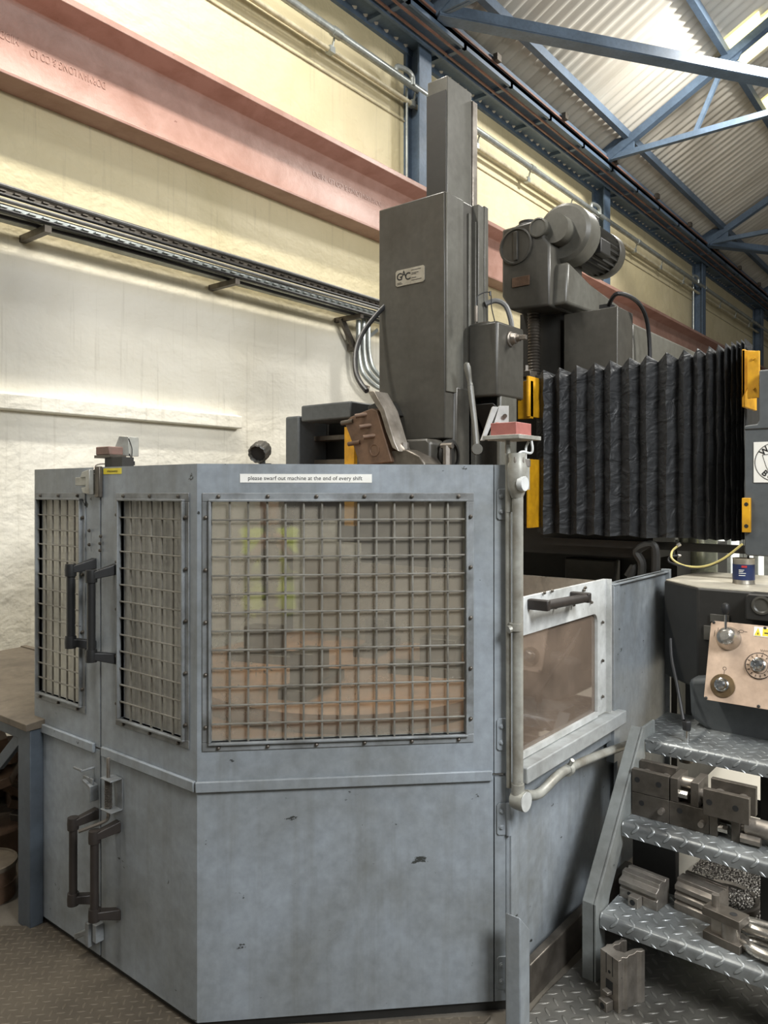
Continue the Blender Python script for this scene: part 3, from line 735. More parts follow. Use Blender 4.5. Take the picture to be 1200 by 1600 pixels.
# the same pair on the left, over the seam
t = thing('interlock_switch', 'small grimy red switch box above the seam at the left of the guard', 'switch', (-2.45, 1.5, 1.7))
dl = 2.62
m = MB(); a = q(147, 716, dl); m.box(a.x, a.x+.1, a.y, a.y+.06, a.z, a.z+.01); m.build('base_plate', steel_dark, t, .001)
m = MB(); m.box(a.x+.01, a.x+.09, a.y, a.y+.055, a.z+.01, a.z+.038); m.build('switch_box', paint('grimy_red', (122, 92, 82), (92, 84, 72), .8, .5, 0, 25), t, .003)
m = MB(); m.box(a.x+.05, a.x+.16, a.y+.01, a.y+.05, 1.66, a.z); m.box(a.x+.11, a.x+.17, a.y, a.y+.04, 1.68, a.z); m.build('support', mach_dark, t)
t = thing('striker_bracket', 'grey wedge-shaped striker bracket beside the small switch box on the left', 'bracket', q(190, 716, dl))
pA = [q(174, 712, dl), q(201, 713, dl), q(201, 682, dl), q(186, 681, dl)]; m = MB(); nn = Vector((-.0, .04, 0))
m.add(pA+[p+nn for p in pA], [(0,1,2,3),(7,6,5,4),(0,4,5,1),(1,5,6,2),(2,6,7,3),(3,7,4,0)]); m.build('cheek', pipe_paint, t, .002)
m = MB(); m.tube([q(201, 685, dl), q(206, 700, dl), q(206, 715, dl), q(207, 724, dl)], .0016, 6); m.tube([q(202, 709, dl), q(206, 718, dl), q(208, 724, dl)], .0016, 6); m.build('wire', cable_blk, t)
m = MB(); m.lathe(q(208, 727, dl), (0, 0, 1), [(.006, 0), (.006, .014)], 10); m.build('wire_plug', cable_blk, t)
m = MB(); a_, b_ = q(172, 724, 2.6), q(150, 724, 2.6); m.tube([q(147, 742, 2.58), q(150, 727, 2.6), q(172, 725, 2.6), q(178, 730, 2.58)], .003, 6); m.build('bent_rod', steel, t)
# knurled lamp head behind the guard top
t = thing('coolant_lamp', 'black ribbed round work lamp on a stalk showing above the guard', 'lamp', at(405, 735, d=3.2))
p = at(405, 707, d=3.1); ax = Vector((.35, -.75, -.35)).normalized()
m = MB(); m.lathe(p-ax*.05, ax, [(.02, -.01), (.034, 0), (.041, .02), (.041, .07), (.036, .075), (.032, .07), (.03, .06)], 36, lambda i: 1.0 if i % 3 else .93); m.build('lamp_head', plain('grimy_black', (66, 64, 58), .4), t)
m = MB(); m.lathe(p-ax*.0, ax, [(.033, 0), (.033, .012)], 24); m.build('lamp_lens', black_plastic, t)
m = MB(); m.cyl(p-Vector((0, 0, .035))+Vector((.008, .01, 0)), p-Vector((-.01, -.02, .6)), .012, 10); m.box(p.x+.0, p.x+.05, p.y, p.y+.02, p.z-.065, p.z-.045); m.build('stalk', black_plastic, t)

# ------------------------------------------------------------------ the vertical lathe behind the guard
L = thing('vertical_lathe', 'dark grey vertical turning lathe with tall ram standing behind the guard', 'lathe', (-2.17, 3.3, 0))
# column and bridge
m = MB(); m.box(-2.95, -1.5, 3.95, 5.1, 1.3, 2.49); m.build('column', mach_light, L, .015)
m = MB(); m.box(-1.78, -1.49, 3.72, 3.93, 1.9, 2.53); m.build('bridge_box', mach, L, .004)
m = MB(); a = at(957, 472, Y=3.85); m.box(-1.62, -1.56, 3.8, 3.86, 2.53, 2.57); m.tube([(-1.59, 3.83, 2.55), (-1.50, 3.75, 2.60), (-1.44, 3.9, 2.56), (-1.43, 4.0, 2.4), (-1.43, 4.0, 2.0)], .011, 8); m.build('cable', cable_blk, L)
# cross rail
m = MB(); m.box(-3.46, -.86, 3.62, 3.95, 1.42, 2.12); m.build('cross_rail', mach_dark, L, .01)
m = MB(); m.box(-3.5, -3.38, 3.36, 3.62, 1.42, 2.07); m.build('rail_end_cover', box_grey, L, .012)
m = MB(); m.box(-3.36, -2.95, 3.36, 3.6, 2.03, 2.13); m.build('rail_cap', box_grey, L, .01)
m = MB(); 
for z, hh in ((1.95, .03), (1.80, .045), (1.62, .03)): m.box(-3.4, -2.7, 3.5, 3.62, z-hh, z)
m.build('slideway', steel_dark, L, .002)
a = at(538, 700, Y=3.32); b = at(553, 700, Y=3.32)
m = MB(); m.box(a.x, b.x, 3.32, 3.35, 1.4, at(545, 667, Y=3.32).z); m.build('yellow_strip', yellow, L, .002)
m = MB(); m.box(-3.3, -1.28, 3.63, 3.95, 1.28, 1.42); m.build('rail_base', mach_dark, L)
# lower front of machine: dark body seen between screen and bellows
m = MB(); m.box(-3.4, -1.28, 3.98, 4.9, 0, 1.3); m.build('machine_body', mach_dark, L)
m = MB(); m.box(at(882, 890, Y=3.9).x, at(962, 890, Y=3.9).x, 3.9, 3.97, .6, at(900, 872, Y=3.9).z); m.build('inspection_cover', mach, L, .01)
m = MB(); p = at(1010, 872, Y=3.55)
m.tube([at(1002, 905, Y=3.5), at(1003, 880, Y=3.5), at(995, 862, Y=3.5), at(1012, 852, Y=3.5), at(1024, 858, Y=3.5), at(1024, 905, Y=3.5)], .02, 8); m.tube([at(980, 900, Y=3.5), at(990, 885, Y=3.5), at(985, 905, Y=3.5)], .016, 8); m.build('swarf_clogged_pipe', mach_dark, L)
# ram housing
hx0, hx1 = at(592, 500, Y=2.9).x, at(695, 500, Y=2.9).x; zt = at(695, 298, Y=2.9).z
hside = at(743, 400, X=hx1).y
m = MB(); m.box(hx0, hx1, 2.9, hside, at(592, 690, Y=2.9).z, zt)
z1_ = at(592, 690, Y=2.9).z
hs = m.build('ram_housing', mach, L, .006)
m = MB(); m.box(hx0-.012, hx0, 2.95, 3.3, z1_+.02, at(590, 535, Y=2.95).z); m.build('housing_side_strip', mach_dark, L, .002)
m = MB(); y1_ = at(722, 500, X=hx1).y; zc0 = at(710, 614, X=hx1).z
m.box(hx1, hx1+.008, 2.905, y1_, zc0, zt-.004); m.build('housing_cover', mach_light, L, .003)
yq = at(730, 400, X=hx1).y
m = MB(); m.box(hx1-.01, hx1+.01, yq, yq+.02, 1.6, zt-.05); m.box(hx1-.01, hx1+.018, yq+.045, yq+.06, 1.6, zt-.08); m.build('guide_strip', mach_light, L, .002)
m = MB(); ra = at(742, 330, X=hx1+.01); rb2 = at(757, 320, X=hx1+.01); m.box(hx1-.02, hx1+.03, ra.y, ra.y+.05, 2.2, ra.z+.03); m.box(hx1-.02, hx1+.034, ra.y+.05, ra.y+.085, 2.2, ra.z+.035); m.build('gib_rail', mach_light, L, .003)
# name plate
pa = at(619, 424, Y=2.9); pb = at(664, 445, Y=2.9); pc = at(619, 449, Y=2.9); pd = at(664, 413, Y=2.9)
x0_, x1_ = pa.x, pb.x; zz0, zz1 = pc.z, pa.z
c_ = .008
m = MB(); m.prism([(x0_+c_, zz0), (x1_-c_, zz0), (x1_, zz0+c_), (x1_, zz1-c_), (x1_-c_, zz1), (x0_+c_, zz1), (x0_, zz1-c_), (x0_, zz0+c_)], 2.896, 2.9, 'y'); npl = m.build('name_plate', plate_metal, L)
npl['label'] = 'pale metal name plate with black letters'
def ft(s, size, x, z, sx=1): text_mesh(s, size, frame((x, 2.8955, z), (1, 0, 0), (0, 0, 1), (0, -1, 0)), ink, 'lettering', npl, .0004, True, sx)
pw = x1_-x0_; ph = zz1-zz0
ft('G', ph*.62, x0_+pw*.14, zz0+ph*.56); ft('A', ph*.55, x0_+pw*.29, zz0+ph*.70, .85); ft('C', ph*.62, x0_+pw*.43, zz0+ph*.5)
m = MB()
for k, (a0, a1, zq) in enumerate(((.55, .88, .84), (.57, .8, .66), (.55, .72, .58), (.56, .72, .36), (.06, .2, .2), (.06, .24, .12), (.55, .9, .22))):
    m.box(x0_+pw*a0, x0_+pw*a1, 2.8952, 2.8962, zz0+ph*zq-.0012, zz0+ph*zq+.0012)
m.build('small_print', ink, npl)
# tall ram above
m = MB(); rx0 = at(668, 300, Y=3.02).x; rx1 = at(699, 300, Y=3.02).x; rzt = at(697, 118, Y=3.02).z
m.box(rx0, rx1, 3.02, at(737, 150, X=rx1).y, 2.6, rzt); m.build('ram', mach_light, L, .004)
m = MB(); m.box(rx0+.0, rx1-.004, 3.012, 3.021, 2.6, rzt-.07); m.build('ram_slot', mach_dark, L)
ye2 = at(737, 150, X=rx1).y
m = MB(); m.box(rx0, rx1+.006, ye2, ye2+.045, 2.4, rzt-.035); m.build('ram_rear_rail', steel, L, .004)
# saddle under the housing
m = MB(); m.prism([(2.95, 1.45), (3.45, 1.45), (3.45, 2.1), (2.97, 2.1)], hx0+.05, hx1+.01, 'x'); m.build('saddle', mach, L, .02)
sa = at(685, 720, Y=2.84); 
m = MB(); s0 = at(622, 690, Y=2.82); s1 = at(676, 685, Y=2.82)
m.prism([(s0.x, 1.4), (s1.x, 1.4), (s1.x, s1.z-.02), (s1.x-.02, s1.z), (s0.x, s1.z)], 2.8, 2.92, 'y'); m.build('swivel_block', mach, L, .01)
m = MB(); c = at(703, 712, X=hx1+.012); m.lathe(c, (1, 0, 0), [(.075, -.01), (.075, .006), (.06, .008), (.06, -.005)], 24); m.build('round_port', mach_dark, L)
m = MB(); c = at(690, 697, Y=2.86); m.cyl(c, c+Vector((.06, -.0, 0)), .014, 6); m.cyl(c+Vector((.03, 0, 0)), c+Vector((.03, 0, -.1)), .02, 6); m.build('clamp_bolt', steel, L, .002)
# side face right of housing (slide carrying feed box)
m = MB(); m.box(hx1-.02, hx1+.115, 3.2, 3.36, 1.4, 2.1); m.build('slide_body', mach, L, .01)
# feed box
fx0, fx1 = at(731, 550, Y=3.08).x, at(777, 550, Y=3.08).x; fzt = at(777, 500, Y=3.08).z; fzb = at(777, 618, Y=3.08).z; fy1 = at(819, 550, X=fx1).y
zk = at(777, 590, X=fx1).z
m = MB(); m.box(fx0, fx1, 3.08, fy1, fzb, fzt); fb = m.build('feed_box', mach, L, .012)
m = MB(); m.prism([(3.08, fzb-.03), (fy1-.08, fzb-.1), (fy1-.06, fzb-.3), (3.3, fzb-.3)], fx0+.02, fx1-.02, 'x'); m.build('feed_box_neck', mach_dark, L, .01)
m = MB(); m.box(fx1-.03, fx1-.005, 3.12, fy1-.06, 1.45, zk); m.build('feed_bracket', mach_light, L, .008)
c = at(797, 530, X=fx1+.0); m = MB(); m.lathe(c, (1, 0, 0), [(.036, 0), (.036, .008), (.028, .01), (.024, .035), (.016, .037), (.016, .055)], 20); m.lathe(c+Vector((.055, 0, 0)), (1, 0, 0), [(.014, 0), (.014, .03)], 4); m.build('shaft_end', steel, fb, .001)
c = at(768, 643, Y=3.25); m = MB(); m.ball(c, .04, 18); m.cyl(c, c+Vector((0, .1, 0)), .03); m.build('boss', mach, L)
# lever
m = MB(); pA = at(729, 568, d=3.45); pB = at(735, 603, d=3.45); pC = at(745, 702, d=3.4)
tdir = (pB-pA); m.lathe(pA, tdir, [(.004, -.005), (.013, .0), (.017, .02), (.013, .06), (.011, .085), (.014, .1)], 14); m.tube([pB, at(738, 630, d=3.44), at(742, 665, d=3.42), pC], .014, 10); m.lathe(pC, (.63, -.78, 0), [(.024, -.01), (.026, 0), (.024, .02)], 16); m.build('feed_lever', mach_light, L)
# thin wire and cable above feed box
m = MB(); m.tube([at(744, 500, d=3.5), at(745, 468, d=3.5), at(752, 459, d=3.5), at(766, 458, d=3.5), at(768, 480, d=3.5), at(773, 502, d=3.5)], .0025, 6); m.cyl(at(766, 462, d=3.5), at(766, 455, d=3.5), .005, 6); m.build('oil_line', cable_blk, L)
m = MB(); m.cyl(at(744, 503, d=3.5), at(744, 478, d=3.5), .007, 8); m.box(fx0+.01, fx0+.09, 3.12, 3.16, fzt, fzt+.012); m.build('oil_nipple', steel, L)
m = MB(); m.tube([at(758, 475, d=3.7), at(775, 470, d=3.7), at(790, 478, d=3.7), at(798, 500, d=3.7), at(800, 520, d=3.7)], .013, 8); m.build('cable', cable_grey, L)
# hanging cable left of housing
m = MB(); m.tube([at(610, 470, d=3.75), at(590, 490, d=3.7), at(567, 520, d=3.6), at(556, 550, d=3.5), at(556, 580, d=3.4), at(563, 598, d=3.32), at(573, 611, d=3.28)], .012, 10); m.build('hydraulic_hose', cable_blk, L)
# turret tool block
tu = thing('tool_turret', 'rusty brown tilted tool block with protruding clamp bolts in front of the ram', 'tool holder', at(600, 730, Y=2.72))
c0 = at(600, 728, Y=2.7)
ex = Vector((.93, -.0, .02)).normalized(); TM = frame(c0, (math.cos(R(24)), 0, math.sin(R(24))), (0, 1, 0), (-math.sin(R(24)), 0, math.cos(R(24))))
iv = TM.inverted()
def tl(u, v, dy=0): p = iv @ at(u, v, Y=2.7); return p.x, p.z
pts = [tl(*p) for p in ((538, 660), (548, 651), (580, 638), (589, 641), (606, 700), (612, 722), (562, 728), (553, 700))]
m = MB(TM); m.prism(pts, 0, .12, 'y'); m.build('turret_block', rusty, tu, .005)
m = MB(TM); pts = [tl(*p) for p in ((576, 612), (587, 611), (603, 640), (618, 690), (625, 706), (615, 700), (605, 675), (596, 645))]; m.prism(pts, -.01, .09, 'y'); m.build('clamp_arm', steel, tu, .004)
m = MB(TM); pts = [tl(*p) for p in ((553, 632), (572, 622), (580, 624), (590, 645), (556, 652))]; m.prism(pts, .1, .2, 'y'); m.build('rear_block', mach_dark, tu, .004)
for k, (u, v) in enumerate(((545, 659), (570, 648), (577, 665), (583, 681), (556, 692))):
    a = at(u, v, Y=2.7); o_ = Vector((-.03, -.035, -.008)) if k not in (0, 4) else Vector((-.045, 0, -.004))
    bb = MB().cyl(a-o_*.6, a+o_, .0105, 12).build('clamp_bolt', rusty if k else steel_dark, tu, .0015)
    if k == 1: bb['label'] = 'clamp bolt with a pink painted end'
m = MB(TM); c = Vector((tl(585, 703)[0], 0, tl(585, 703)[1])); m.lathe(c, (0, -1, 0), [(.03, -.004), (.03, .003), (.024, .003), (.022, -.001)], 24); m.build('round_cap', rusty, tu)
m = MB(); pts = [at(*p, Y=2.72) for p in ((590, 724), (612, 705), (634, 702), (655, 712), (663, 724))]; m.prism([(p.x, p.z-.0) for p in pts]+[(pts[-1].x, pts[-1].z-.25), (pts[0].x, pts[0].z-.25)], 2.72, 2.86, 'y'); m.build('turret_base', steel_dark, tu, .006)
m = MB(); p = at(632, 702, Y=2.76); m.cyl(p, p+Vector((0, 0, .03)), .022, 6); m.build('hex_nut', steel, tu, .002)
m = MB(); p = at(571, 613, Y=2.72); m.cyl(p, p+Vector((.012, 0, .03)), .012, 10); m.build('hose_fitting', steel, tu)
# gearbox, motor and lead screw
gx0_, gx1_ = at(784, 400, Y=3.55).x, at(850, 400, Y=3.55).x; gzt = at(848, 340, Y=3.55).z; gzb = at(795, 485, Y=3.55).z
m = MB(); gy = 3.55
m.prism([(gx0_, gzb+.08), (gx0_+.05, gzb), (gx1_+.03, gzb-.01), (gx1_+.03, gzt-.14), (gx1_, gzt-.1), (gx1_, gzt), (gx0_, gzt-.01)], gy, 3.95, 'y')
m.build('gearbox', mach, L, .012)
m = MB(); m.prism([(3.6, gzb), (4.25, gzb+.02), (4.3, gzb+.12), (3.9, gzb+.16), (3.62, gzb+.22)], gx1_-.05, gx1_+.1, 'x'); m.build('gearbox_arm', mach_light, L, .015)
m = MB(); c = at(807, 385, Y=3.55); m.lathe(c, (0, -1, 0), [(.095, -.01), (.095, .012), (.086, .014), (.082, .006), (.02, .006)], 32); m.build('round_cover', mach, L)
m = MB(); m.box(c.x-.012, c.x+.012, 3.535, 3.55, c.z-.075, c.z+.075); m.build('cover_rib', mach, L, .003)
m = MB(); c = at(842, 356, Y=3.55); m.lathe(c, (0, -1, 0), [(.05, -.35), (.05, .012), (.043, .014), (.04, .008), (.01, .008)], 24); m.build('round_cap', mach_light, L)
m = MB(); c = at(828, 345, Y=3.7); m.lathe((c.x, 3.68, gzt-.03), (0, 0, 1), [(.075, 0), (.075, .045), (.05, .06), (.05, .075), (.02, .08)], 24); m.build('filler_cap', mach_dark, L)
a = at(801, 450, Y=3.55); b = at(828, 434, Y=3.55); m = MB(); m.box(a.x, b.x, 3.543, 3.55, a.z, a.z+.05); m.build('rating_plate', rusty, L, .001)
m = MB(); mc = at(893, 372, Y=3.78); m.lathe((mc.x, 3.68, mc.z), (0, 1, 0), [(.075, -.1), (.075, -.02), (.135, -.018), (.153, .0), (.153, .12), (.14, .135)], 40); m.build('belt_guard', mach_light, L)
mo = mc+Vector((0, 0, 0)); m = MB(); m.lathe((mo.x, 3.8, mo.z-.0), (0, 1, 0), [(.108, 0), (.113, .02), (.113, .36), (.108, .37)], 72, lambda i: 1.09 if i % 3 == 0 else .97)
mot = thing('electric_motor', 'finned dark electric motor bolted behind the gearbox on top of the lathe', 'motor', (mo.x, 3.95, mo.z-.1))
m.build('finned_body', mach_dark, mot)
m = MB(); m.lathe((mo.x, 4.14, mo.z), (0, 1, 0), [(.122, 0), (.126, .01), (.126, .07), (.112, .1), (.03, .104)], 36); m.build('fan_cowl', mach, mot)
m = MB(); m.box(mo.x+.06, mo.x+.13, 3.86, 3.99, mo.z-.08, mo.z-.0); m.build('terminal_box', mach_dark, mot, .006)
m = MB(); m.box(mo.x-.03, mo.x+.07, 3.88, 3.98, mo.z+.09, mo.z+.15); m.build('top_box', mach_dark, mot, .006)
sc = at(834, 540, Y=3.68)
pts = [(.034 if k % 2 else .029, k*.008) for k in range(56)]
m = MB(); m.lathe((sc.x, 3.68, 2.14), (0, 0, 1), pts, 18); m.lathe((sc.x, 3.68, 2.12), (0, 0, 1), [(.055, 0), (.055, .07)], 18); m.build('lead_screw', steel_dark, L)
m = MB(); m.box(sc.x-.12, sc.x+.12, 3.75, 3.96, 1.9, gzb+.02); m.build('screw_recess', mach_dark, L)
# yellow bracket and bellows
ya0 = at(812, 620, Y=3.42); yb0 = at(832, 620, Y=3.42)
m = MB(); m.box(ya0.x, yb0.x, 3.4, 3.43, at(820, 655, Y=3.42).z, at(820, 596, Y=3.42).z); m.box(yb0.x-.012, yb0.x, 3.38, 3.56, 1.97, 2.17); m.build('yellow_bracket', yellow, L, .002)
MB().box(yb0.x-.012, yb0.x, 3.38, 3.56, 1.42, 1.76).build('yellow_bracket', yellow, L, .002)
m = MB(); m.box(ya0.x, ya0.x+.07, 3.4, 3.47, 2.17, 2.2); m.cyl((ya0.x+.03, 3.43, 2.18), (ya0.x+.03, 3.43, 2.23), .016, 6); m.build('bracket_nut', steel_dark, L, .002)
BX0, BX1 = at(833, 700, Y=3.48).x, at(1166, 700, Y=3.48).x
us = [833, 851, 861, 876, 886, 903, 912, 931, 939, 955, 966, 985, 995, 1012, 1024, 1043, 1055, 1070, 1078, 1090, 1098, 1108, 1114, 1122, 1127, 1134, 1138, 1143, 1147, 1151, 1154, 1158, 1161, 1164]
bz0 = at(833, 832, Y=3.48).z
vs = []; fs = []; nz = 14
for i, u in enumerate(us):
    deep = (i % 2 == 0)
    yy = 3.52-(.0 if deep else .055*(1 if u < 1080 else .8)); xx = at(u, 700, Y=3.48).x
    top = (2.205 if not deep else 2.175)+.045*(i/len(us))
    for k in range(nz+1):
        z = bz0+(top-bz0)*k/nz
        wob = 0 if k in (0, nz) else random.uniform(-.0035, .0035)
        vs.append((xx+wob*.6, yy+wob, z+(0 if k else random.uniform(-.008, .004))))
for i in range(len(us)-1):
    for k in range(nz):
        a = i*(nz+1)+k; fs.append((a, a+nz+1, a+nz+2, a+1))
m = MB(); m.add(vs, fs)
# top and back so the concertina is a closed sleeve
n0 = len(us); tv = []; tf = []
for i in range(n0):
    p = Vector(vs[i*(nz+1)+nz]); tv += [p, Vector((p.x, 3.62, p.z-.01))]
    if i: tf.append((2*i-2, 2*i, 2*i+1, 2*i-1))
m.add(tv, tf)
m.build('bellows_cover', bellows_m, L, ang=25)
m = MB(); a = at(1050, 838, Y=3.46); b = at(1166, 850, Y=3.46); m.box(BX0, BX1+.05, 3.56, 3.6, 1.33, 1.365); m.build('bellows_rail', mach_dark, L)
# end plate bracket, yellow, and the rest of the rail
ex0 = at(1165, 600, Y=3.46).x
m = MB(); m.box(ex0, ex0+.012, 3.40, 3.6, 1.95, at(1168, 549, Y=3.46).z); m.prism([(ex0, at(1168, 549, Y=3.45).z), (ex0+.055, at(1168, 549, Y=3.45).z-.01), (ex0+.055, 2.1), (ex0, 1.98)], 3.4, 3.41, 'y'); m.build('yellow_bracket', yellow, L, .002)
m = MB(); m.box(ex0+.03, ex0+.075, 3.36, 3.375, 1.98, 2.17); m.cyl((ex0+.055, 3.35, 2.02), (ex0+.055, 3.36, 2.02), .006, 8); m.cyl((ex0+.055, 3.35, 2.14), (ex0+.055, 3.36, 2.14), .006, 8); m.build('yellow_angle', yellow, L, .001)
# rotary table and jaws inside the guard
tb = thing('rotary_table', 'round rust tinted lathe table inside the guard, seen through the mesh window', 'lathe table', (-2.25, 2.55, 0))
m = MB(); m.lathe((-2.25, 2.55, .0), (0, 0, 1), [(.6, 0), (.6, .55), (.66, .56), (.66, .80), (.62, .82), (.1, .82)], 64); m.build('table_top', tan_plate, tb)
for k in range(4):
    M_ = Matrix.Translation((-2.25, 2.55, 0)) @ Matrix.Rotation(R(20+90*k), 4, 'Z')
    m = MB(M_); m.box(.2, .58, -.06, .06, .82, .86); m.box(.34, .5, -.05, .05, .86, .98); m.build('chuck_jaw', steel_dark, tb, .004)
# guard tray and inner shields
poly = [(LX-.55, 2.1), (LX+.03, CY+.06), (CX-.02, CY+.06), (SX-.12, 2.12), (SX-.12, 3.4), (LX-.6, 3.4)]
def edge_hit(a):
    dx_, dy_ = math.cos(a), math.sin(a); best = 9
    for (x1, y1), (x2, y2) in zip(poly, poly[1:]+poly[:1]):
        ex_, ey_ = x2-x1, y2-y1; den = dx_*ey_-dy_*ex_
        if abs(den) < 1e-9: continue
        t_ = ((x1+2.25)*ey_-(y1-2.55)*ex_)/den; u_ = ((x1+2.25)*dy_-(y1-2.55)*dx_)/den
        if t_ > 0 and -1e-6 <= u_ <= 1+1e-6: best = min(best, t_)
    return best
vs = []; fs = []
for k in range(96):
    a = 2*math.pi*k/96; rr_ = edge_hit(a); ri = min(.675, rr_-.002)
    for r_ in (ri, rr_): vs.append((-2.25+r_*math.cos(a), 2.55+r_*math.sin(a), .735))
    n_ = (k+1) % 96; fs.append((2*k, 2*k+1, 2*n_+1, 2*n_))
m = MB(); m.add(vs, fs); tr_ = m.build('inner_tray', tan_plate, guard); so = tr_.modifiers.new('thick', 'SOLIDIFY'); so.thickness = .004
m = MB(); m.box(-3.4, -1.25, 3.42, 3.45, .5, 1.18); m.build('inner_back_shield', paint('inner_shield', (150, 142, 128), (108, 98, 84), .8, .5, 0, 2), guard)
sw = MB(); 
for k in range(420):
    a = random.uniform(0, 6.28); rr_ = random.uniform(.35, .64); px = -2.25+rr_*math.cos(a); pyy = 2.55+rr_*math.sin(a); s_ = random.uniform(.006, .018)
    if pyy > 2.75 or px > -2.0: continue
    d_ = Vector((random.uniform(-1, 1), random.uniform(-1, 1), random.uniform(-.2, .9)))*s_
    o_ = Vector((px, pyy, .83+random.uniform(0, .03))); sw.add([o_, o_+d_, o_+d_+Vector((.003, .003, .004)), o_+Vector((0, .004, .003))], [(0, 1, 2, 3)])
mark(sw.build('metal_chips', swarf_m, None), 'bright steel turnings scattered on the lathe table inside the guard', 'swarf', kind='stuff')

# ------------------------------------------------------------------ control cabinet at the right edge
t = thing('control_cabinet', 'dark grey hanging control cabinet with round badge at the right edge', 'cabinet', at(1180, 868, Y=3.3))
cx0 = at(1163, 750, Y=3.3).x; cz0 = at(1163, 868, Y=3.3).z; cz1 = at(1163, 665, Y=3.3).z
zc_top = at(1190, 578, Y=3.3).z; xs_ = at(1186, 620, Y=3.3).x
m = MB(); m.prism([(cx0, cz0+.01), (cx0+.01, cz0), (cx0+.38, cz0), (cx0+.38, zc_top), (xs_, zc_top), (xs_, cz1+.02), (xs_-.008, cz1+.004), (cx0, cz1)], 3.3, 3.42, 'y'); m.build('cabinet_body', box_grey, t, .005)
m = MB(); m.box(cx0+.002, cx0+.38, 3.297, 3.3, at(1163, 670, Y=3.3).z-.004, at(1163, 670, Y=3.3).z); m.build('lid_line', mach_dark, t)
bx0, bz1_ = at(1178, 691, Y=3.3).x, at(1178, 691, Y=3.3).z; bz0_ = at(1178, 754, Y=3.3).z; bw = bz1_-bz0_
m = MB(); m.box(bx0, bx0+bw, 3.296, 3.3, bz0_, bz1_); bd = m.build('badge', white_st, t)
bc = Vector((bx0+bw*.5, 3.2955, (bz0_+bz1_)/2)); m = MB(); pts = [bc+Vector((bw*.47*math.cos(R(5*k)), 0, bw*.47*math.sin(R(5*k)))) for k in range(73)]; m.tube(pts, .0014, 5, 1)
m.tube([bc+Vector((-.3*bw, 0, .18*bw)), bc+Vector((-.22*bw, 0, -.1*bw)), bc+Vector((-.15*bw, 0, -.25*bw))], .001, 5, 2); m.tube([bc+Vector((-.3*bw, 0, .18*bw)), bc+Vector((.2*bw, 0, .22*bw))], .0012, 5, 1); m.build('badge_ring', ink, bd)
for ch, ang_ in (('W', 133), ('B', 228), ('o', 250)):
    rr_ = bw*.37; p = bc+Vector((rr_*math.cos(R(ang_)), -.0005, rr_*math.sin(R(ang_)))); tilt = R(ang_-90) if ang_ < 180 else R(ang_-270)
    text_mesh(ch, bw*.2, frame(p, (math.cos(tilt), 0, math.sin(tilt)), (-math.sin(tilt), 0, math.cos(tilt)), (0, -1, 0)), ink, 'lettering', bd, .0004, True)
ys0 = at(1160, 778, Y=3.29); ys1 = at(1173, 832, Y=3.29)
m = MB(); m.box(ys0.x, ys1.x, 3.28, 3.3, ys1.z, ys0.z); yb3 = m.build('yellow_strap', yellow, t, .002); yb3['label'] = 'bright yellow strap with two slotted holes'
m = MB()
for v in (788, 822):
    p = at(1166, v, Y=3.28); m.lathe(p, (0, -1, 0), [(.008, -.004), (.008, .001)], 12)
m.build('hole', mach_dark, yb3)

# yellow and grey hoses below the bellows
t = thing('hose_loop', 'pair of thin hoses looping below the bellows with metal end fittings', 'hose', at(1050, 870, d=3.3))
m = MB(); m.tube([at(1059, 853, d=3.25), at(1050, 862, d=3.25), at(1051, 874, d=3.22), at(1070, 884, d=3.2), at(1100, 885, d=3.15), at(1130, 873, d=3.1), at(1160, 850, d=3.05)], .0045, 8); m.build('yellow_hose', plain('yellow_hose_rubber', (190, 176, 110), .5), t)
m = MB(); m.tube([at(1060, 868, d=3.25), at(1047, 870, d=3.25), at(1046, 878, d=3.22), at(1064, 884, d=3.2), at(1085, 888, d=3.18), at(1120, 880, d=3.12), at(1160, 853, d=3.08)], .0045, 8); m.build('black_hose', cable_blk, t)
m = MB(); m.cyl(at(1058, 853, d=3.25), at(1063, 850, d=3.25), .008, 8); m.build('fitting', steel_bright, t)
MB().cyl(at(1059, 868, d=3.25), at(1064, 868, d=3.25), .008, 8, .004).build('fitting', steel_bright, t)

# ------------------------------------------------------------------ operator console
t = thing('control_console', 'dark cast control console with tilted beige panel and chrome knobs', 'console', (-.6, 3.1, .7))
kx = -.852; Pb = at(1100, 1093, Y=2.95); Pt = at(1112, 970, X=kx)
m = MB(); body_l = kx-.0
zt_c = at(1090, 921, Y=3.08).z
xl = at(1056, 950, Y=3.45).x
m.prism([(xl, 3.46), (xl, 3.3), (at(1090, 950, Y=3.13).x, 3.13), (-.3, 3.13), (-.3, 3.75), (xl+.02, 3.75)], at(1050, 1056, Y=3.3).z, zt_c, 'z')
m.build('console_body', mach_dark, t, .008)
m = MB(); m.prism([(xl+.005, 3.46), (xl+.005, 3.305), (at(1090, 950, Y=3.135).x, 3.135), (-.3, 3.135), (-.3, 3.75), (xl+.02, 3.75)], zt_c, zt_c+.004, 'z'); m.build('console_top', paint('pale_top', (190, 184, 168), (140, 132, 116), .5, .45), t)
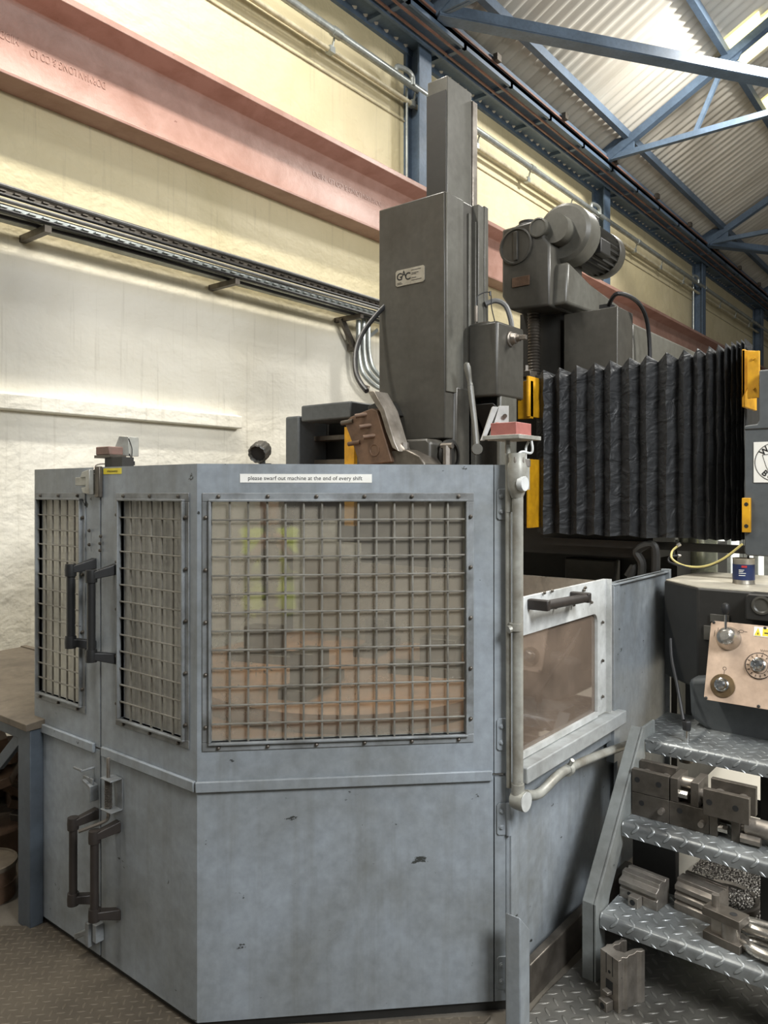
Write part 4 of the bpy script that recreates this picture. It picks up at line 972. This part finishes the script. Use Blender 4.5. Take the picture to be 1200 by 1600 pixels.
# panel
nt_ = (Pt-Pb); hgt = nt_.length; ez = nt_.normalized(); ey = Vector((1, 0, 0)).cross(ez)*-1
ey = ez.cross(Vector((1, 0, 0)))   # into the console
PM = frame(Pb, (1, 0, 0), (-ey) if ey.y < 0 else ey, ez)
pi_ = PM.inverted()
def pp(u, v):
    n = (PM.to_3x3() @ Vector((0, 1, 0))); dr = VD+RD*((u-600)/F)+Vector((0, 0, -(v-HZ)/F)); o = Vector((0, 0, CAMH))
    tt = n.dot(Pb-o)/n.dot(dr); return pi_ @ (o+dr*tt)
m = MB(PM); m.prism([(0, .01), (.01, 0), (.5, 0), (.5, hgt), (.01, hgt), (0, hgt-.01)], -.006, .0, 'y'); pan = m.build('control_panel', beige, t, .001); pan['label'] = 'beige control panel with engraved symbols'
m = MB(PM); m.box(.02, .5, 0, .15, .01, hgt-.01); m.build('panel_housing', mach_dark, t)
nY = Vector((0, -1, 0))
for u, v in ((1116, 973), (1104, 1091), (1196, 982), (1186, 1104)):
    p = pp(u, v); m = MB(PM); m.lathe((p.x, -.006, p.z), nY, [(.0055, 0), (.0055, .002), (.003, .003)], 10); m.build('panel_screw', mach_dark, t)
# joystick
p = pp(1139, 998); m = MB(PM); m.lathe((p.x, -.006, p.z), nY, [(.045, 0), (.044, .006), (.042, .012), (.034, .035), (.027, .05), (.016, .058)], 32); js = m.build('joystick_boss', steel_bright, t)
m = MB(PM); m.cyl((p.x, -.05, p.z+.01), (p.x-.002, -.07, p.z+.085), .005, 10); m.build('joystick_rod', chrome, js)
m = MB(PM); m.lathe((p.x-.002, -.068, p.z+.075), (-.02, -.2, 1), [(.007, 0), (.013, .01), (.0155, .025), (.013, .038), (.004, .044)], 16); m.build('joystick_knob', black_plastic, js)
# dials
for u, v, rd in ((1130, 1072, .043), (1187, 1041, .046)):
    p = pp(u, v); m = MB(PM); m.lathe((p.x, -.006, p.z), nY, [(rd, 0), (rd, .003), (rd*.97, .004)], 40)
    dl_ = m.build('dial', paint('dial_bronze', (112, 92, 64), (70, 60, 44), .8, .4, .4, 20) if u == 1130 else beige, t)
    if u != 1130:
        m = MB(PM)
        m.tube([(p.x+rd*math.cos(R(10*k)), -.0105, p.z+rd*math.sin(R(10*k))) for k in range(37)], .0012, 5, 1)
        m.tube([(p.x+rd*.62*math.cos(R(10*k)), -.0105, p.z+rd*.62*math.sin(R(10*k))) for k in range(37)], .0008, 5, 1)
        for k in range(14):
            a = R(25.7*k); m.bar((p.x+rd*.72*math.cos(a), -.0108, p.z+rd*.72*math.sin(a)), (p.x+rd*.9*math.cos(a), -.0108, p.z+rd*.9*math.sin(a)), .001, .006, (0, 1, 0))
        m.build('dial_marks', ink, dl_)
    m = MB(PM); m.lathe((p.x-.002, -.01, p.z+.002), nY, [(.026, 0), (.025, .008), (.021, .01), (.019, .03), (.012, .036), (.006, .036), (.005, .03)], 28); m.build('dial_knob', chrome, dl_)
# symbols on the panel, each engraved mark a piece of its own
y_ = -.0065
def stroke(pts): MB(PM).tube([(a, y_, b) for a, b in pts], .0007, 4, 1).build('engraved_symbol', ink, pan)
def ring(x, z, rx, rz_): stroke([(x+rx*math.cos(R(24*k)), z+rz_*math.sin(R(24*k))) for k in range(16)])
p = pp(1133, 1045); ring(p.x, p.z, .006, .006); stroke([(p.x, p.z-.008), (p.x, p.z-.02)])
p = pp(1195, 1015); stroke([(p.x-.012+k*.003, p.z-.002-(.007 if k % 2 else 0)) for k in range(9)]); stroke([(p.x-.003, p.z-.012), (p.x-.003, p.z-.026)])
p = pp(1159, 987); ring(p.x, p.z, .008, .005); stroke([(p.x-.022, p.z), (p.x-.008, p.z)]); stroke([(p.x+.008, p.z), (p.x+.02, p.z)])
p = pp(1117, 990); stroke([(p.x, p.z-.012), (p.x+.001, p.z+.012)]); stroke([(p.x+.012, p.z+.01), (p.x+.012, p.z+.022)])
a = pp(1178, 994); b = pp(1214, 984); m = MB(PM); m.box(a.x, b.x, -.0075, -.006, a.z, b.z+.002); ws = m.build('warning_label', white_st, pan)
m = MB(PM); m.box(a.x+.03, b.x, -.0079, -.0075, a.z+.003, b.z-.001); hh = b.z-a.z; m.prism([(a.x+.003, a.z+.002), (a.x+.025, a.z+.002), (a.x+.014, a.z+hh-.001)], -.0082, -.0075, 'y'); m.build('yellow_field', yellow_st, ws)
m = MB(PM); m.prism([(a.x+.014, a.z+.004), (a.x+.018, a.z+.011), (a.x+.0145, a.z+.010), (a.x+.016, a.z+.016), (a.x+.011, a.z+.009), (a.x+.0142, a.z+.0095)], -.0088, -.0082, 'y'); m.box(a.x+.036, b.x, -.0084, -.0079, a.z+.012, a.z+.016); m.build('warning_symbol', ink, ws)
# raised boss at right of console and little tabs
a = at(1166, 926, Y=3.08); m = MB(); zb_ = at(1168, 968, Y=3.08).z
m.prism([(a.x+.0, zb_), (-.3, zb_), (-.3, a.z), (a.x+.012, a.z), (a.x, a.z-.012)], 3.06, 3.14, 'y'); m.build('raised_housing', mach_dark, t, .006)
c = at(1190, 946, Y=3.06); m = MB(); m.lathe(c, nY, [(.034, 0), (.034, .005), (.027, .006), (.022, .001), (.0, .001)], 28); m.build('round_cap', mach, t)
m = MB(); a = at(1100, 977, Y=3.125); m.box(a.x, a.x+.03, 3.12, 3.13, a.z-.055, a.z); b = at(1110, 959, Y=3.125); m.box(b.x, b.x+.07, 3.12, 3.13, b.z-.03, b.z); m.build('switch_tab', mach, t, .001)
# belly below the panel
m = MB(); q0 = [(at(u, v, Y=3.1).x, at(u, v, Y=3.1).z) for u, v in ((1080, 1058), (1083, 1118), (1096, 1128), (1125, 1150), (1160, 1158), (1240, 1160), (1240, 1050))]
m.prism(q0, 3.06, 3.5, 'y'); m.build('console_belly', mach_dark if False else box_grey, t, .02)
m = MB(); a = at(1073, 1056, Y=3.35); b = at(1081, 1140, Y=3.35); m.box(a.x, b.x+.01, 3.33, 3.37, .5, at(1073, 1040, Y=3.35).z); m.build('console_post', mach_dark, t, .003)
m = MB(); c = at(1066, 1020, Y=3.28); m.tube([c+Vector((-.03, 0, .0)), c+Vector((0, 0, .035)), c+Vector((.035, 0, .0)), c+Vector((.04, 0, -.1))], .006, 8); m.build('rib', mach_dark, t)
m = MB(); m.box(-.45, -.3, 3.5, 3.7, 0, .75); m.build('pedestal', mach_dark, t)
# metal-skinned guard cylinder behind the console
a = at(1090, 870, Y=4.3); mark(MB().lathe((a.x, 4.3, .3), (0, 0, 1), [(.1, 0), (.1, 1.25)], 40).build('steel_cylinder', paint('brushed_stainless', (190, 190, 176), (150, 160, 110), .7, .2, .85, 3), None), 'bright brushed metal cylinder standing behind the console under the bellows', 'cylinder')  # greenish patches are a reflection painted into the metal colour
# tin
pz = zt_c+.004; tb_ = at(1162, 912, Z=pz)
t = thing('paint_tin', 'small open metal tin with dark blue label standing on the console', 'tin', tb_)
rt = .0415; ht = .105
m = MB(); m.lathe(tb_, (0, 0, 1), [(rt+.001, 0), (rt+.001, .004), (rt, .006), (rt, ht-.004), (rt+.0015, ht), (rt-.003, ht), (rt-.003, ht-.02), (.01, ht-.02)], 36); m.build('can', tin_side, t)
m = MB(); m.lathe(tb_, (0, 0, 1), [(rt+.0006, .018), (rt+.0006, ht-.024)], 36); lbx = m.build('label_band', tin_blue, t)
nv = Vector((-tb_.x, -tb_.y, 0)).normalized(); sdv = Vector((0, 0, 1)).cross(nv)
m = MB(frame(tb_+nv*(rt+.0008), sdv, -nv)); m.box(-.008, .012, -.0, .003, ht-.036, ht-.028); m.build('red_print', tin_red, lbx)
m = MB(frame(tb_+nv*(rt+.0008), sdv, -nv)); 
for k, wd in ((.058, .02), (.052, .016), (.045, .026), (.036, .024)): m.box(-.026+.008, -.026+.008+wd, -.0, .003, k, k+.0022)
m.build('small_print', white_st, lbx)
MB(frame(tb_, sdv, -nv)).bar((.012, 0, .06), (.022, .0, .16), .008, .008, (0, 1, 0)).build('brush_handle', black_plastic, t)
# crumpled bag on the console
m = MB(); c = at(1195, 912, Z=pz); vsb = []
o = None
bm_ = bmesh.new(); bmesh.ops.create_icosphere(bm_, subdivisions=4, radius=1)
for v in bm_.verts:
    n_ = math.sin(v.co.x*9+v.co.y*5)*.07+math.sin(v.co.y*13+v.co.z*7)*.06+random.uniform(-.04, .04)
    v.co = Vector((v.co.x*.17, v.co.y*.14, max(0, v.co.z)*.055))*(1+n_)+Vector((-.42, 3.42, pz+.001))
me = bpy.data.meshes.new('plastic_bag'); bm_.to_mesh(me); bm_.free(); me.materials.append(plain('crumpled_white_plastic', (226, 226, 224), .3)); o = bpy.data.objects.new('plastic_bag', me); C.objects.link(o)
mark(o, 'crumpled white plastic bag lying on the console top behind the tin', 'bag')

# ------------------------------------------------------------------ steps
tz = [.225, .46, .69]; tyf = [2.38, 2.565, 2.79]; sxl = -1.02; sxr = -.38
st = thing('steps', 'grey steel access steps with three diamond plate treads at the right', 'steps', (-.55, 2.6, 0))
def tread_mb(k, depth):
    z = tz[k]; y0 = tyf[k]; m = MB()
    # folded plate with a rounded nosing
    n = 6; rr_ = .014; pts = [(y0+depth, z), ] 
    prof = [(y0+depth, z)]+[(y0+rr_-rr_*math.sin(a), z-rr_+rr_*math.cos(a)) for a in [R(18*i) for i in range(n)]]+[(y0, z-.045), (y0+.006, z-.045), (y0+.006, z-.012), (y0+depth, z-.006)]
    m.prism(prof, sxl+.008, sxr, 'x'); return m
for k, dp in ((0, .27), (1, .24), (2, .42)):
    tread_mb(k, dp).build('tread', tread, st)
def stringer(x):
    m = MB(); o = [(2.355, 0), (2.355, .262), (2.78, .735), (2.82, .735), (2.9, .735), (2.9, .66), (2.83, .66), (2.47, .25), (2.43, .15), (2.43, 0)]
    m.prism(o, x-.005, x+.005, 'x')
    # flange folded outward along the front
    fl = [(2.355, 0), (2.355, .262), (2.78, .735)]
    for (a, b), (c, d) in zip(fl[:-1], fl[1:]):
        m.add([(x, a, b), (x-.042, a, b), (x-.042, c, d), (x, c, d), (x, a+.006, b-.002), (x-.042, a+.006, b-.002), (x-.042, c+.006, d-.004), (x, c+.006, d-.004)], [(0,1,2,3),(4,7,6,5),(0,3,7,4),(1,5,6,2),(0,4,5,1),(3,2,6,7)])
    return m
step_paint = paint('step_paint', (126, 130, 128), (84, 82, 76), .7, .42, 0, 4, .6)
stringer(sxl).build('stringer', step_paint, st, .001); stringer(sxr).build('stringer', step_paint, st, .001)
m = MB(); m.box(sxl-.05, sxl+.05, 2.79, 3.2, .68, .688); m.build('top_ledge', tread, st)
# dark body, drum and chips behind the steps
m = MB(); m.box(-1.14, -.97, 3.0, 3.04, 0, .48); m.box(-.66, -.60, 2.95, 2.99, 0, .66); m.box(-1.14, -.60, 3.0, 3.02, .42, .48); mark(m.build('support_frame', mach_dark, None, .003), 'dark upright frame pieces behind the steps under the console', 'frame')
m = MB(); p = at(1085, 1410, Z=.12)
for (z, r_) in ((0.0, .0),): pass
tp = thing('round_ring', 'dark steel ring lying on the floor behind the lowest tread', 'ring', (-.62, 2.92, 0)); rc = at(1130, 1408, Z=.06); m.lathe((rc.x, rc.y+.04, .013), (0, 0, 1), [(.12, 0), (.12, .05), (.115, .055), (.1, .05), (.1, 0)], 48); m.build('ring_body', steel_dark, tp)
vs = []; fs = []; n = 60
for i in range(n):
    for j in range(n):
        x = -1.0+1.3*i/(n-1); y_2 = 2.9+.95*j/(n-1); e = math.exp(-((x+.45)**2/.12+(y_2-3.35)**2/.09)); vs.append((x, y_2, .004+.16*e+random.uniform(0, .014)*(e > .05)))
for i in range(n-1):
    for j in range(n-1): a = i*n+j; fs.append((a, a+n, a+n+1, a+1))
m = MB(); m.add(vs, fs); mark(m.build('swarf_heap', swarf_m, None, ang=180), 'glittering heap of steel turnings on the floor behind the steps', 'swarf', kind='stuff')
# floor plates
def slab(pts, z0, z1, name, m_, lb, cat='floor plate'):
    return mark(MB().prism(pts, z0, z1, 'z').build(name, m_, None, .002), lb, cat)
gl = [at(-60, 1446, Z=.012), at(56, 1446, Z=.012)]
slab([(-3.3, gl[1].y-.2), (gl[0].x-.3, gl[0].y), (gl[1].x, gl[1].y), (LX+.02, CY+.03), (CX+.01, CY+.03), (-1.2, CY+.6), (-1.2, .2), (-3.3, .2)][2:]+[(-3.0, .2), (gl[0].x, gl[0].y)], .0, .012, 'floor_plate', plate_floor, 'worn brown checker floor plate in front of the left guard doors')
slab([(-1.08, 1.2), (.6, 1.2), (.6, 2.9), (-.5, 2.95), (-1.10, 2.6), (-1.12, 2.2)], 0, .012, 'floor_plate', plate_grey, 'oily grey checker floor plate under the steps')

# ------------------------------------------------------------------ tooling on the steps
def jaw_part_holes(m, pts, y, r_):
    for x, z in pts: m.lathe((x, y, z), (0, -1, 0), [(r_, -.002), (r_, .0006)], 16)
GRP = 'clamping blocks stacked on the middle tread'
def clamp_block(label, loc, rz=0, w=.13, h=.08, dpt=.1, bolts=()):
    t = thing('clamping_block', label, 'clamping block', loc, rz, GRP)
    def P(mb, n, mt, b=0, par=None): return mb.build(n, mt, par or t, b, world=False)
    fp = P(MB().box(0, w, 0, .022, 0, h), 'front_plate', steel_dark, .0015)
    P(MB().box(0, w, dpt-.022, dpt, 0, h+.008), 'rear_plate', steel_dark, .0015)
    for x in (.22*w, .74*w): P(MB().cyl((x, .02, h*.55), (x, dpt-.02, h*.55), .019, 18), 'spacer_bar', steel)
    m = MB(); jaw_part_holes(m, [(x, z) for x, z, b in bolts if not b], -.0003, .0095); 
    if any(not b for _, _, b in bolts): m.build('bolt_hole', black_rub, fp, world=False)
    for x, z, b in bolts:
        if b: P(MB().cyl((x, 0, z), (x, -.024, z), .0095, 16), 'protruding_bolt', steel, .001, fp)
    return t
zt2 = tz[1]; yb2 = 2.655
xa = at(987, 1272, Z=zt2).x
clamp_block('steel clamping block at the bottom left of the stack, one bolt sticking out', (xa, yb2, zt2), 0, bolts=((.035, .048, 0), (.108, .042, 1)))
clamp_block('steel clamping block in the middle of the bottom row with a protruding bolt', (xa+.131, yb2, zt2), 0, bolts=((.035, .055, 0), (.11, .035, 1)))
clamp_block('steel clamping block at top left of the stack with two bolt holes', (xa, yb2, zt2+.0815), 0, bolts=((.02, .045, 0), (.095, .045, 0)))
def turned(label, loc, ext=.09):
    t = thing('clamping_block', label, 'clamping block', loc, 0, GRP)
    for i, x in enumerate((0, .068)):
        MB().box(x, x+.026, 0, .11, 0, .08).build('end_plate', steel_dark, t, .0015, world=False)
    m = MB(); m.cyl((.02, .05, .055), (.07, .05, .055), .022, 18); m.build('spacer_bar', steel, t, world=False)
    MB().cyl((.026, .012, .028), (.056, .012, .028), .014, 6).build('hex_bolt', steel_bright, t, .001, world=False)
    MB().cyl((.094, .03, .04), (.094+ext, .03, .04), .016, 16).build('round_bar', steel, t, world=False)
    return t
turned('steel clamping block turned end-on, in the middle of the top row', (xa+.134, yb2, zt2+.0815), .03)
turned('steel clamping block turned end-on, at the right of the bottom row', (xa+.2625, yb2, zt2), .1)
clamp_block('steel clamping block at top right, standing on the end-on block', (xa+.255, yb2-.045, zt2+.0815), 0, .14, .085, .11, bolts=((.02, .045, 0), (.1, .045, 0)))
m = MB(); m.cyl((xa+.37, yb2+.03, zt2+.05), (xa+.6, yb2+.03, zt2+.05), .03, 20); m.cyl((xa+.36, yb2+.0, zt2+.02), (xa+.42, yb2+.0, zt2+.02), .016, 6)
mark(m.build('round_shaft', steel, None, .001), 'polished round shaft lying at the right end of the block stack', 'shaft')
# grooved jaws on the lowest tread
def face_jaw(name, label, u, v, rz, L_, prof, mt):
    p = at(u, v, Z=tz[0]); t = thing(name, label, 'chuck jaw', p, rz)
    MB().prism(prof, 0, L_, 'x').build('jaw_body', mt, t, .0015, world=False); return t
prof = [(0, 0), (.0, .03), (.008, .036), (-.006, .045), (-.006, .06), (.014, .068), (.018, .082), (.04, .086), (.046, .078), (.056, .078), (.06, .086), (.085, .08), (.085, 0)]
t1 = face_jaw('chuck_jaw', 'pale ribbed chuck jaw lying at the left end of the lowest tread', 968, 1400, R(-8), .135, prof, steel)
MB().box(.05, .085, -.035, -.005, .0, .034).build('end_screw', steel, t1, .002, world=False)
MB().cyl((.035, -.002, .022), (.035, .004, .022), .006, 12).build('socket_hole', black_rub, t1, world=False)
MB().lathe((.067, -.036, .017), (0, -1, 0), [(.009, 0), (.009, .0015), (.006, .0015)], 16).build('screw_recess', black_rub, t1, world=False)
prof = [(0, 0), (0, .022), (.012, .03), (.002, .036), (.002, .05), (.014, .058), (.004, .064), (.004, .078), (.02, .086), (.02, .098), (.06, .1), (.06, .092), (.075, .092), (.075, .1), (.09, .1), (.09, 0)]
t2 = face_jaw('chuck_jaw', 'larger grooved chuck jaw in the middle of the lowest tread', 1053, 1420, R(-10), .14, prof, steel)
# T shaped block
p = at(1140, 1480, Z=tz[0]); t = thing('clamp_stand', 'steel block with base plate, round waist and upright pin on the lowest tread', 'clamp block', p, R(-12))
MB().box(-.075, .04, -.02, .045, 0, .026).build('base_plate', steel_dark, t, .0015, world=False)
MB().cyl((.0, .008, .026), (.0, .008, .075), .027, 24).box(-.055, -.02, -.005, .03, .026, .075).build('waist', steel, t, world=False)
MB().box(-.075, .04, -.022, .042, .075, .1).build('top_plate', steel_dark, t, .0015, world=False)
MB().cyl((-.05, .012, .1), (-.05, .012, .135), .0115, 18).build('upright_pin', steel, t, .001, world=False)
MB().lathe((.008, .008, .1003), (0, 0, 1), [(.011, 0), (.011, .0006), (.006, .0008)], 18).build('hole', black_rub, t, world=False)
# shackle links
for k, (u, v, dz, lb, rz) in enumerate(((1160, 1470, .0, 'bright curved steel shackle at the right end of the lowest tread', 0), (1150, 1440, .035, 'slotted bright steel link lying over the curved shackle', .15))):
    p = at(u, v, Z=tz[0]+.02+dz); t = thing('steel_shackle', lb, 'shackle', p, rz)
    pts = [(0, 0, .0), (.03, -.02-.012*(1-k), .004), (.08, -.035-.01*(1-k), .004), (.16, -.035, 0)]
    MB().tube(pts, .017, 12).build('link_bar', steel_bright, t, world=False)
    MB().tube([(0, .0, .0), (.03, .02, .0), (.09, .02, 0), (.16, .01, 0)], .014, 12).build('link_bar', steel_bright, t, world=False)
    MB().lathe((0, 0, -.018), (0, -.5, 1), [(.012, 0), (.024, .002), (.024, .03), (.012, .032)], 20).build('eye', steel_bright, t, world=False)
# jaw standing on the floor plate
p = at(938, 1562, Z=.012); t = thing('chuck_jaw', 'chuck jaw standing upright on the floor plate beside the steps', 'chuck jaw', p, R(-22))
sec = [(0, 0), (.075, 0), (.075, .012), (.068, .02), (.068, .028), (.076, .036), (.07, .05), (.072, .07), (.066, .09), (.074, .1), (.074, .115), (.06, .115), (.055, .1), (.05, .088), (.052, .05), (.03, .036), (.014, .04), (.008, .052), (.012, .07), (.004, .09), (.01, .105), (-.008, .115), (-.012, .1), (-.004, .09), (-.006, .07), (.0, .05), (-.008, .036), (-.002, .024)]
MB().prism([(a, b) for a, b in sec], 0, .16, 'z').build('jaw_body', steel, t, .001, world=False)
m = MB(); m.box(.024, .026, -.001, .001, .1, .16); m.box(.05, .052, -.001, .001, .1, .16); m.box(.024, .052, -.001, .001, .045, .082); m.build('slot', black_rub, t, world=False)
MB().lathe((.038, 0, .108), (0, -1, 0), [(.005, 0), (.005, .001)], 12).build('hole', black_rub, t, world=False)
MB().box(.022, .055, -.03, -.001, .0, .03).box(.026, .05, -.02, 0, .045, .055).build('end_screw', steel, t, .002, world=False)
MB().lathe((.0385, -.0305, .014), (0, -1, 0), [(.009, 0), (.009, .001)], 12).build('screw_recess', black_rub, t, world=False)
# hanging air hose with nozzle
t = thing('air_gun', 'thin black hose hanging in front of the steps with a chrome nozzle end', 'air hose', at(1072, 1190, d=2.65))
dg = 2.78
m = MB(); m.tube([at(1048, 998, d=dg+.2), at(1050, 1030, d=dg+.15), at(1058, 1070, d=dg+.08), at(1068, 1125, d=dg)], .006, 8); m.build('hose', cable_blk, t)
m = MB(); m.lathe(at(1073, 1141, d=dg), (0, 0, 1), [(.013, 0), (.016, .003), (.018, .03), (.015, .035)], 6); m.build('grip', black_plastic, t, .001)
m = MB(); m.lathe(at(1073, 1170, d=dg), (0, 0, 1), [(.010, 0), (.010, .07)], 12); m.build('shaft', chrome, t)
m = MB(); m.lathe(at(1072, 1189, d=dg), (0, 0, 1), [(.024, -.002), (.024, .01), (.020, .014), (.016, .045), (.009, .05)], 20); m.build('nozzle', steel, t)

# ------------------------------------------------------------------ things at the left edge
t = thing('work_stand', 'blue-grey steel stand with sloping brown board at the left of the guard', 'stand', (-2.9, 1.4, 0))
YL = 1.36
b0 = at(50, 1142, Y=YL); m = MB(); px0 = at(28, 1200, Y=YL).x; px1 = at(47, 1200, Y=YL).x; zt_ = b0.z
m.box(px0, px1, YL, YL+.05, .0, zt_); m.box(px0-1.0, px0, YL+.002, YL+.04, zt_-.05, zt_); m.build('leg_frame', bluegrey, t, .003)
a = at(-5, 1190, Y=YL); b = at(26, 1148, Y=YL); MB().bar(Vector((a.x-.02, YL+.02, a.z-.02)), Vector((b.x+.01, YL+.02, b.z)), .02, .045).build('brace', bluegrey, t, .002)
m = MB(); m.prism([(YL-.02, zt_), (YL-.02, zt_+.025), (YL+.03, zt_+.03), (1.95, zt_+.045), (1.95, zt_)], px0-1.2, px1+.01, 'x'); m.build('board_top', board, t, .002)
m = MB(); m.box(px0-1.2, px1+.01, 1.95, 1.98, zt_, zt_+.05); m.build('board_edge', board, t)
dc = at(-24, 1350, d=3.02)
t = thing('oil_drum', 'low rusty steel drum on the floor under the stand at the left edge', 'drum', (dc.x, dc.y, 0))
zd = 1.6-(1350-768)/F*3.02
m = MB(); m.lathe((dc.x, dc.y, 0), (0, 0, 1), [(.112, 0), (.112, zd*.5), (.117, zd*.51), (.112, zd*.53), (.112, zd)], 32); m.build('drum_body', rusty, t)
m = MB(); m.lathe((dc.x, dc.y, zd), (0, 0, 1), [(.118, -.006), (.118, .010), (.108, .012), (.108, .006), (.02, .006)], 32); m.build('drum_lid', board, t)
sc_ = at(8, 1300, d=3.42)
t = thing('scrap_pile', 'heap of rusty offcuts and rags under the left stand', 'scrap', (sc_.x, sc_.y, 0))
for k in range(22):
    zz = .06+.45*(k/22)
    c = Vector((sc_.x+random.uniform(-.2, .12)*(1-k/40), sc_.y+random.uniform(-.12, .12), zz))
    M_ = Matrix.Translation(c) @ Matrix.Rotation(random.uniform(0, 3), 4, 'Z') @ Matrix.Rotation(random.uniform(-.4, .4), 4, 'X')
    MB(M_).box(-.13, .13, -.04, .04, -.02, .02).build('offcut', random.choice((rusty, board, steel_dark, rusty)), t, .004)
MB().box(sc_.x-.3, sc_.x+.1, sc_.y-.14, sc_.y+.14, 0, .12).build('crate_base', rusty, t, .01)

# ------------------------------------------------------------------ the person whose vest shows in the perspex
def person(loc, rz):
    t = thing('person', 'person in a yellow hi-vis vest reflected in the wide mesh window', 'person', loc, rz)
    V = []; E = []; Rr = []
    def v(p, r, par=None):
        V.append(p); Rr.append(r)
        if par is not None: E.append((par, len(V)-1))
        return len(V)-1
    pel = v((0, 0, .95), (.165, .115)); ab = v((0, .0, 1.1), (.15, .11), pel); ch = v((0, 0, 1.30), (.17, .12), ab); nb = v((0, -.005, 1.44), (.10, .08), ch)
    nk = v((0, .0, 1.51), (.055, .055), nb); h1 = v((0, .015, 1.58), (.07, .085), nk); h2 = v((0, .015, 1.66), (.077, .095), h1); h3 = v((0, .01, 1.735), (.05, .065), h2)
    for sgn in (-1, 1):
        hp = v((.095*sgn, 0, .88), (.088, .088), pel); kn = v((.105*sgn, .015, .48), (.056, .06), hp); ak = v((.11*sgn, -.01, .09), (.036, .042), kn)
        hl = v((.112*sgn, .05, .04), (.036, .034), ak); v((.12*sgn, .15, .03), (.036, .022), hl)
        sh = v((.175*sgn, 0, 1.405), (.06, .06), nb); el = v((.215*sgn, .1, 1.17), (.042, .042), sh); wr = v((.1*sgn, .27, 1.32), (.026, .026), el)
        pm = v((.075*sgn, .305, 1.37), (.034, .02), wr)
        for k, (dx, L_) in enumerate(((-.026, .062), (-.009, .072), (.009, .068), (.025, .054))):
            b = v((.066*sgn+dx*.5, .315, 1.40+.002*k), (.0095, .0095), pm); c = v((.055*sgn+dx*.9-.01*sgn, .318, 1.40+L_*.6), (.009, .009), b); v((.04*sgn+dx*.9-.01*sgn, .30, 1.40+L_*.8), (.008, .008), c)
        b = v((.05*sgn, .295, 1.36), (.011, .011), pm); v((.025*sgn, .29, 1.375), (.009, .009), b)
    me = bpy.data.meshes.new('body'); me.from_pydata(V, E, [])
    o = bpy.data.objects.new('body', me); C.objects.link(o)
    md = o.modifiers.new('skin', 'SKIN'); md.use_smooth_shade = True
    for i, (a, b) in enumerate(Rr): me.skin_vertices[0].data[i].radius = (a, b); me.skin_vertices[0].data[i].use_root = (i == 0)
    sb = o.modifiers.new('sub', 'SUBSURF'); sb.levels = 2; sb.render_levels = 2
    bpy.context.view_layer.update()
    full = bpy.data.meshes.new_from_object(o.evaluated_get(bpy.context.evaluated_depsgraph_get()))
    bpy.data.objects.remove(o)
    skin = plain('skin', (206, 158, 132), .5); cloth = plain('dark_work_clothes', (44, 46, 54), .8); hair = plain('brown_hair', (58, 42, 32), .6)
    body = bpy.data.objects.new('body', full); C.objects.link(body); body.parent = t; full.materials.clear(); full.materials.append(skin)
    def shell(name, m, keep, off):
        b = bmesh.new(); b.from_mesh(full); b.normal_update()
        bmesh.ops.delete(b, geom=[f for f in b.faces if not keep(f.calc_center_median())], context='FACES')
        for q_ in b.verts: q_.co += q_.normal*off
        g = bpy.data.meshes.new(name); b.to_mesh(g); b.free(); g.materials.clear(); g.materials.append(m)
        for p in g.polygons: p.use_smooth = True
        x = bpy.data.objects.new(name, g); C.objects.link(x); x.parent = t
        so = x.modifiers.new('thick', 'SOLIDIFY'); so.thickness = .006; so.offset = 1; return x
    shell('trousers', cloth, lambda c: .08 < c.z < .97, .006)
    shell('work_jacket', cloth, lambda c: .93 < c.z < 1.49 and c.y < .26, .008)
    shell('hi_vis_vest', hivis, lambda c: .86 < c.z < 1.46 and abs(c.x) < .19 and c.y < .16 and not (abs(c.x) < .045 and c.y > 0), .022)
    shell('shoes', black_rub, lambda c: c.z < .085, .006)
    m = MB(); 
    for z in (1.02, 1.16): m.lathe((0, 0, z), (0, 0, 1), [(.2, 0), (.2, .05)], 24)
    b = bmesh.new(); bmesh.ops.create_uvsphere(b, u_segments=24, v_segments=16, radius=1)
    bmesh.ops.delete(b, geom=[f for f in b.faces if f.calc_center_median().y > .25 and f.calc_center_median().z < .45 or f.calc_center_median().z < -.35], context='FACES')
    for q_ in b.verts: q_.co = Vector((q_.co.x*.092, q_.co.y*.112+.005, q_.co.z*.125+1.665))
    g = bpy.data.meshes.new('hair'); b.to_mesh(g); b.free(); g.materials.append(hair); x = bpy.data.objects.new('hair', g); C.objects.link(x); x.parent = t
    x.modifiers.new('thick', 'SOLIDIFY').thickness = .01
    fm = MB(); fm.lathe((0, .115, 1.625), (0, .35, 1), [(.010, -.012), (.014, 0), (.010, .02), (.005, .04)], 12); fm.build('nose', skin, t, world=False)
    for sgn in (-1, 1):
        MB().ball((.034*sgn, .100, 1.665), .013).build('eye', white_st, t, world=False); MB().ball((.034*sgn, .110, 1.665), .006).build('pupil', ink, t, world=False)
        MB().lathe((.083*sgn, .01, 1.65), (sgn, 0, 0), [(.014, -.008), (.026, .004), (.02, .009)], 14).build('ear', skin, t, world=False)
    MB().lathe((-.022, .104, 1.585), (1, 0, 0), [(.003, 0), (.007, .012), (.007, .032), (.003, .044)], 10).build('mouth', plain('lips', (168, 98, 90), .5), t, world=False)
    return t
person((.22, -.52, 0), TH).scale = (.94, .94, .92)
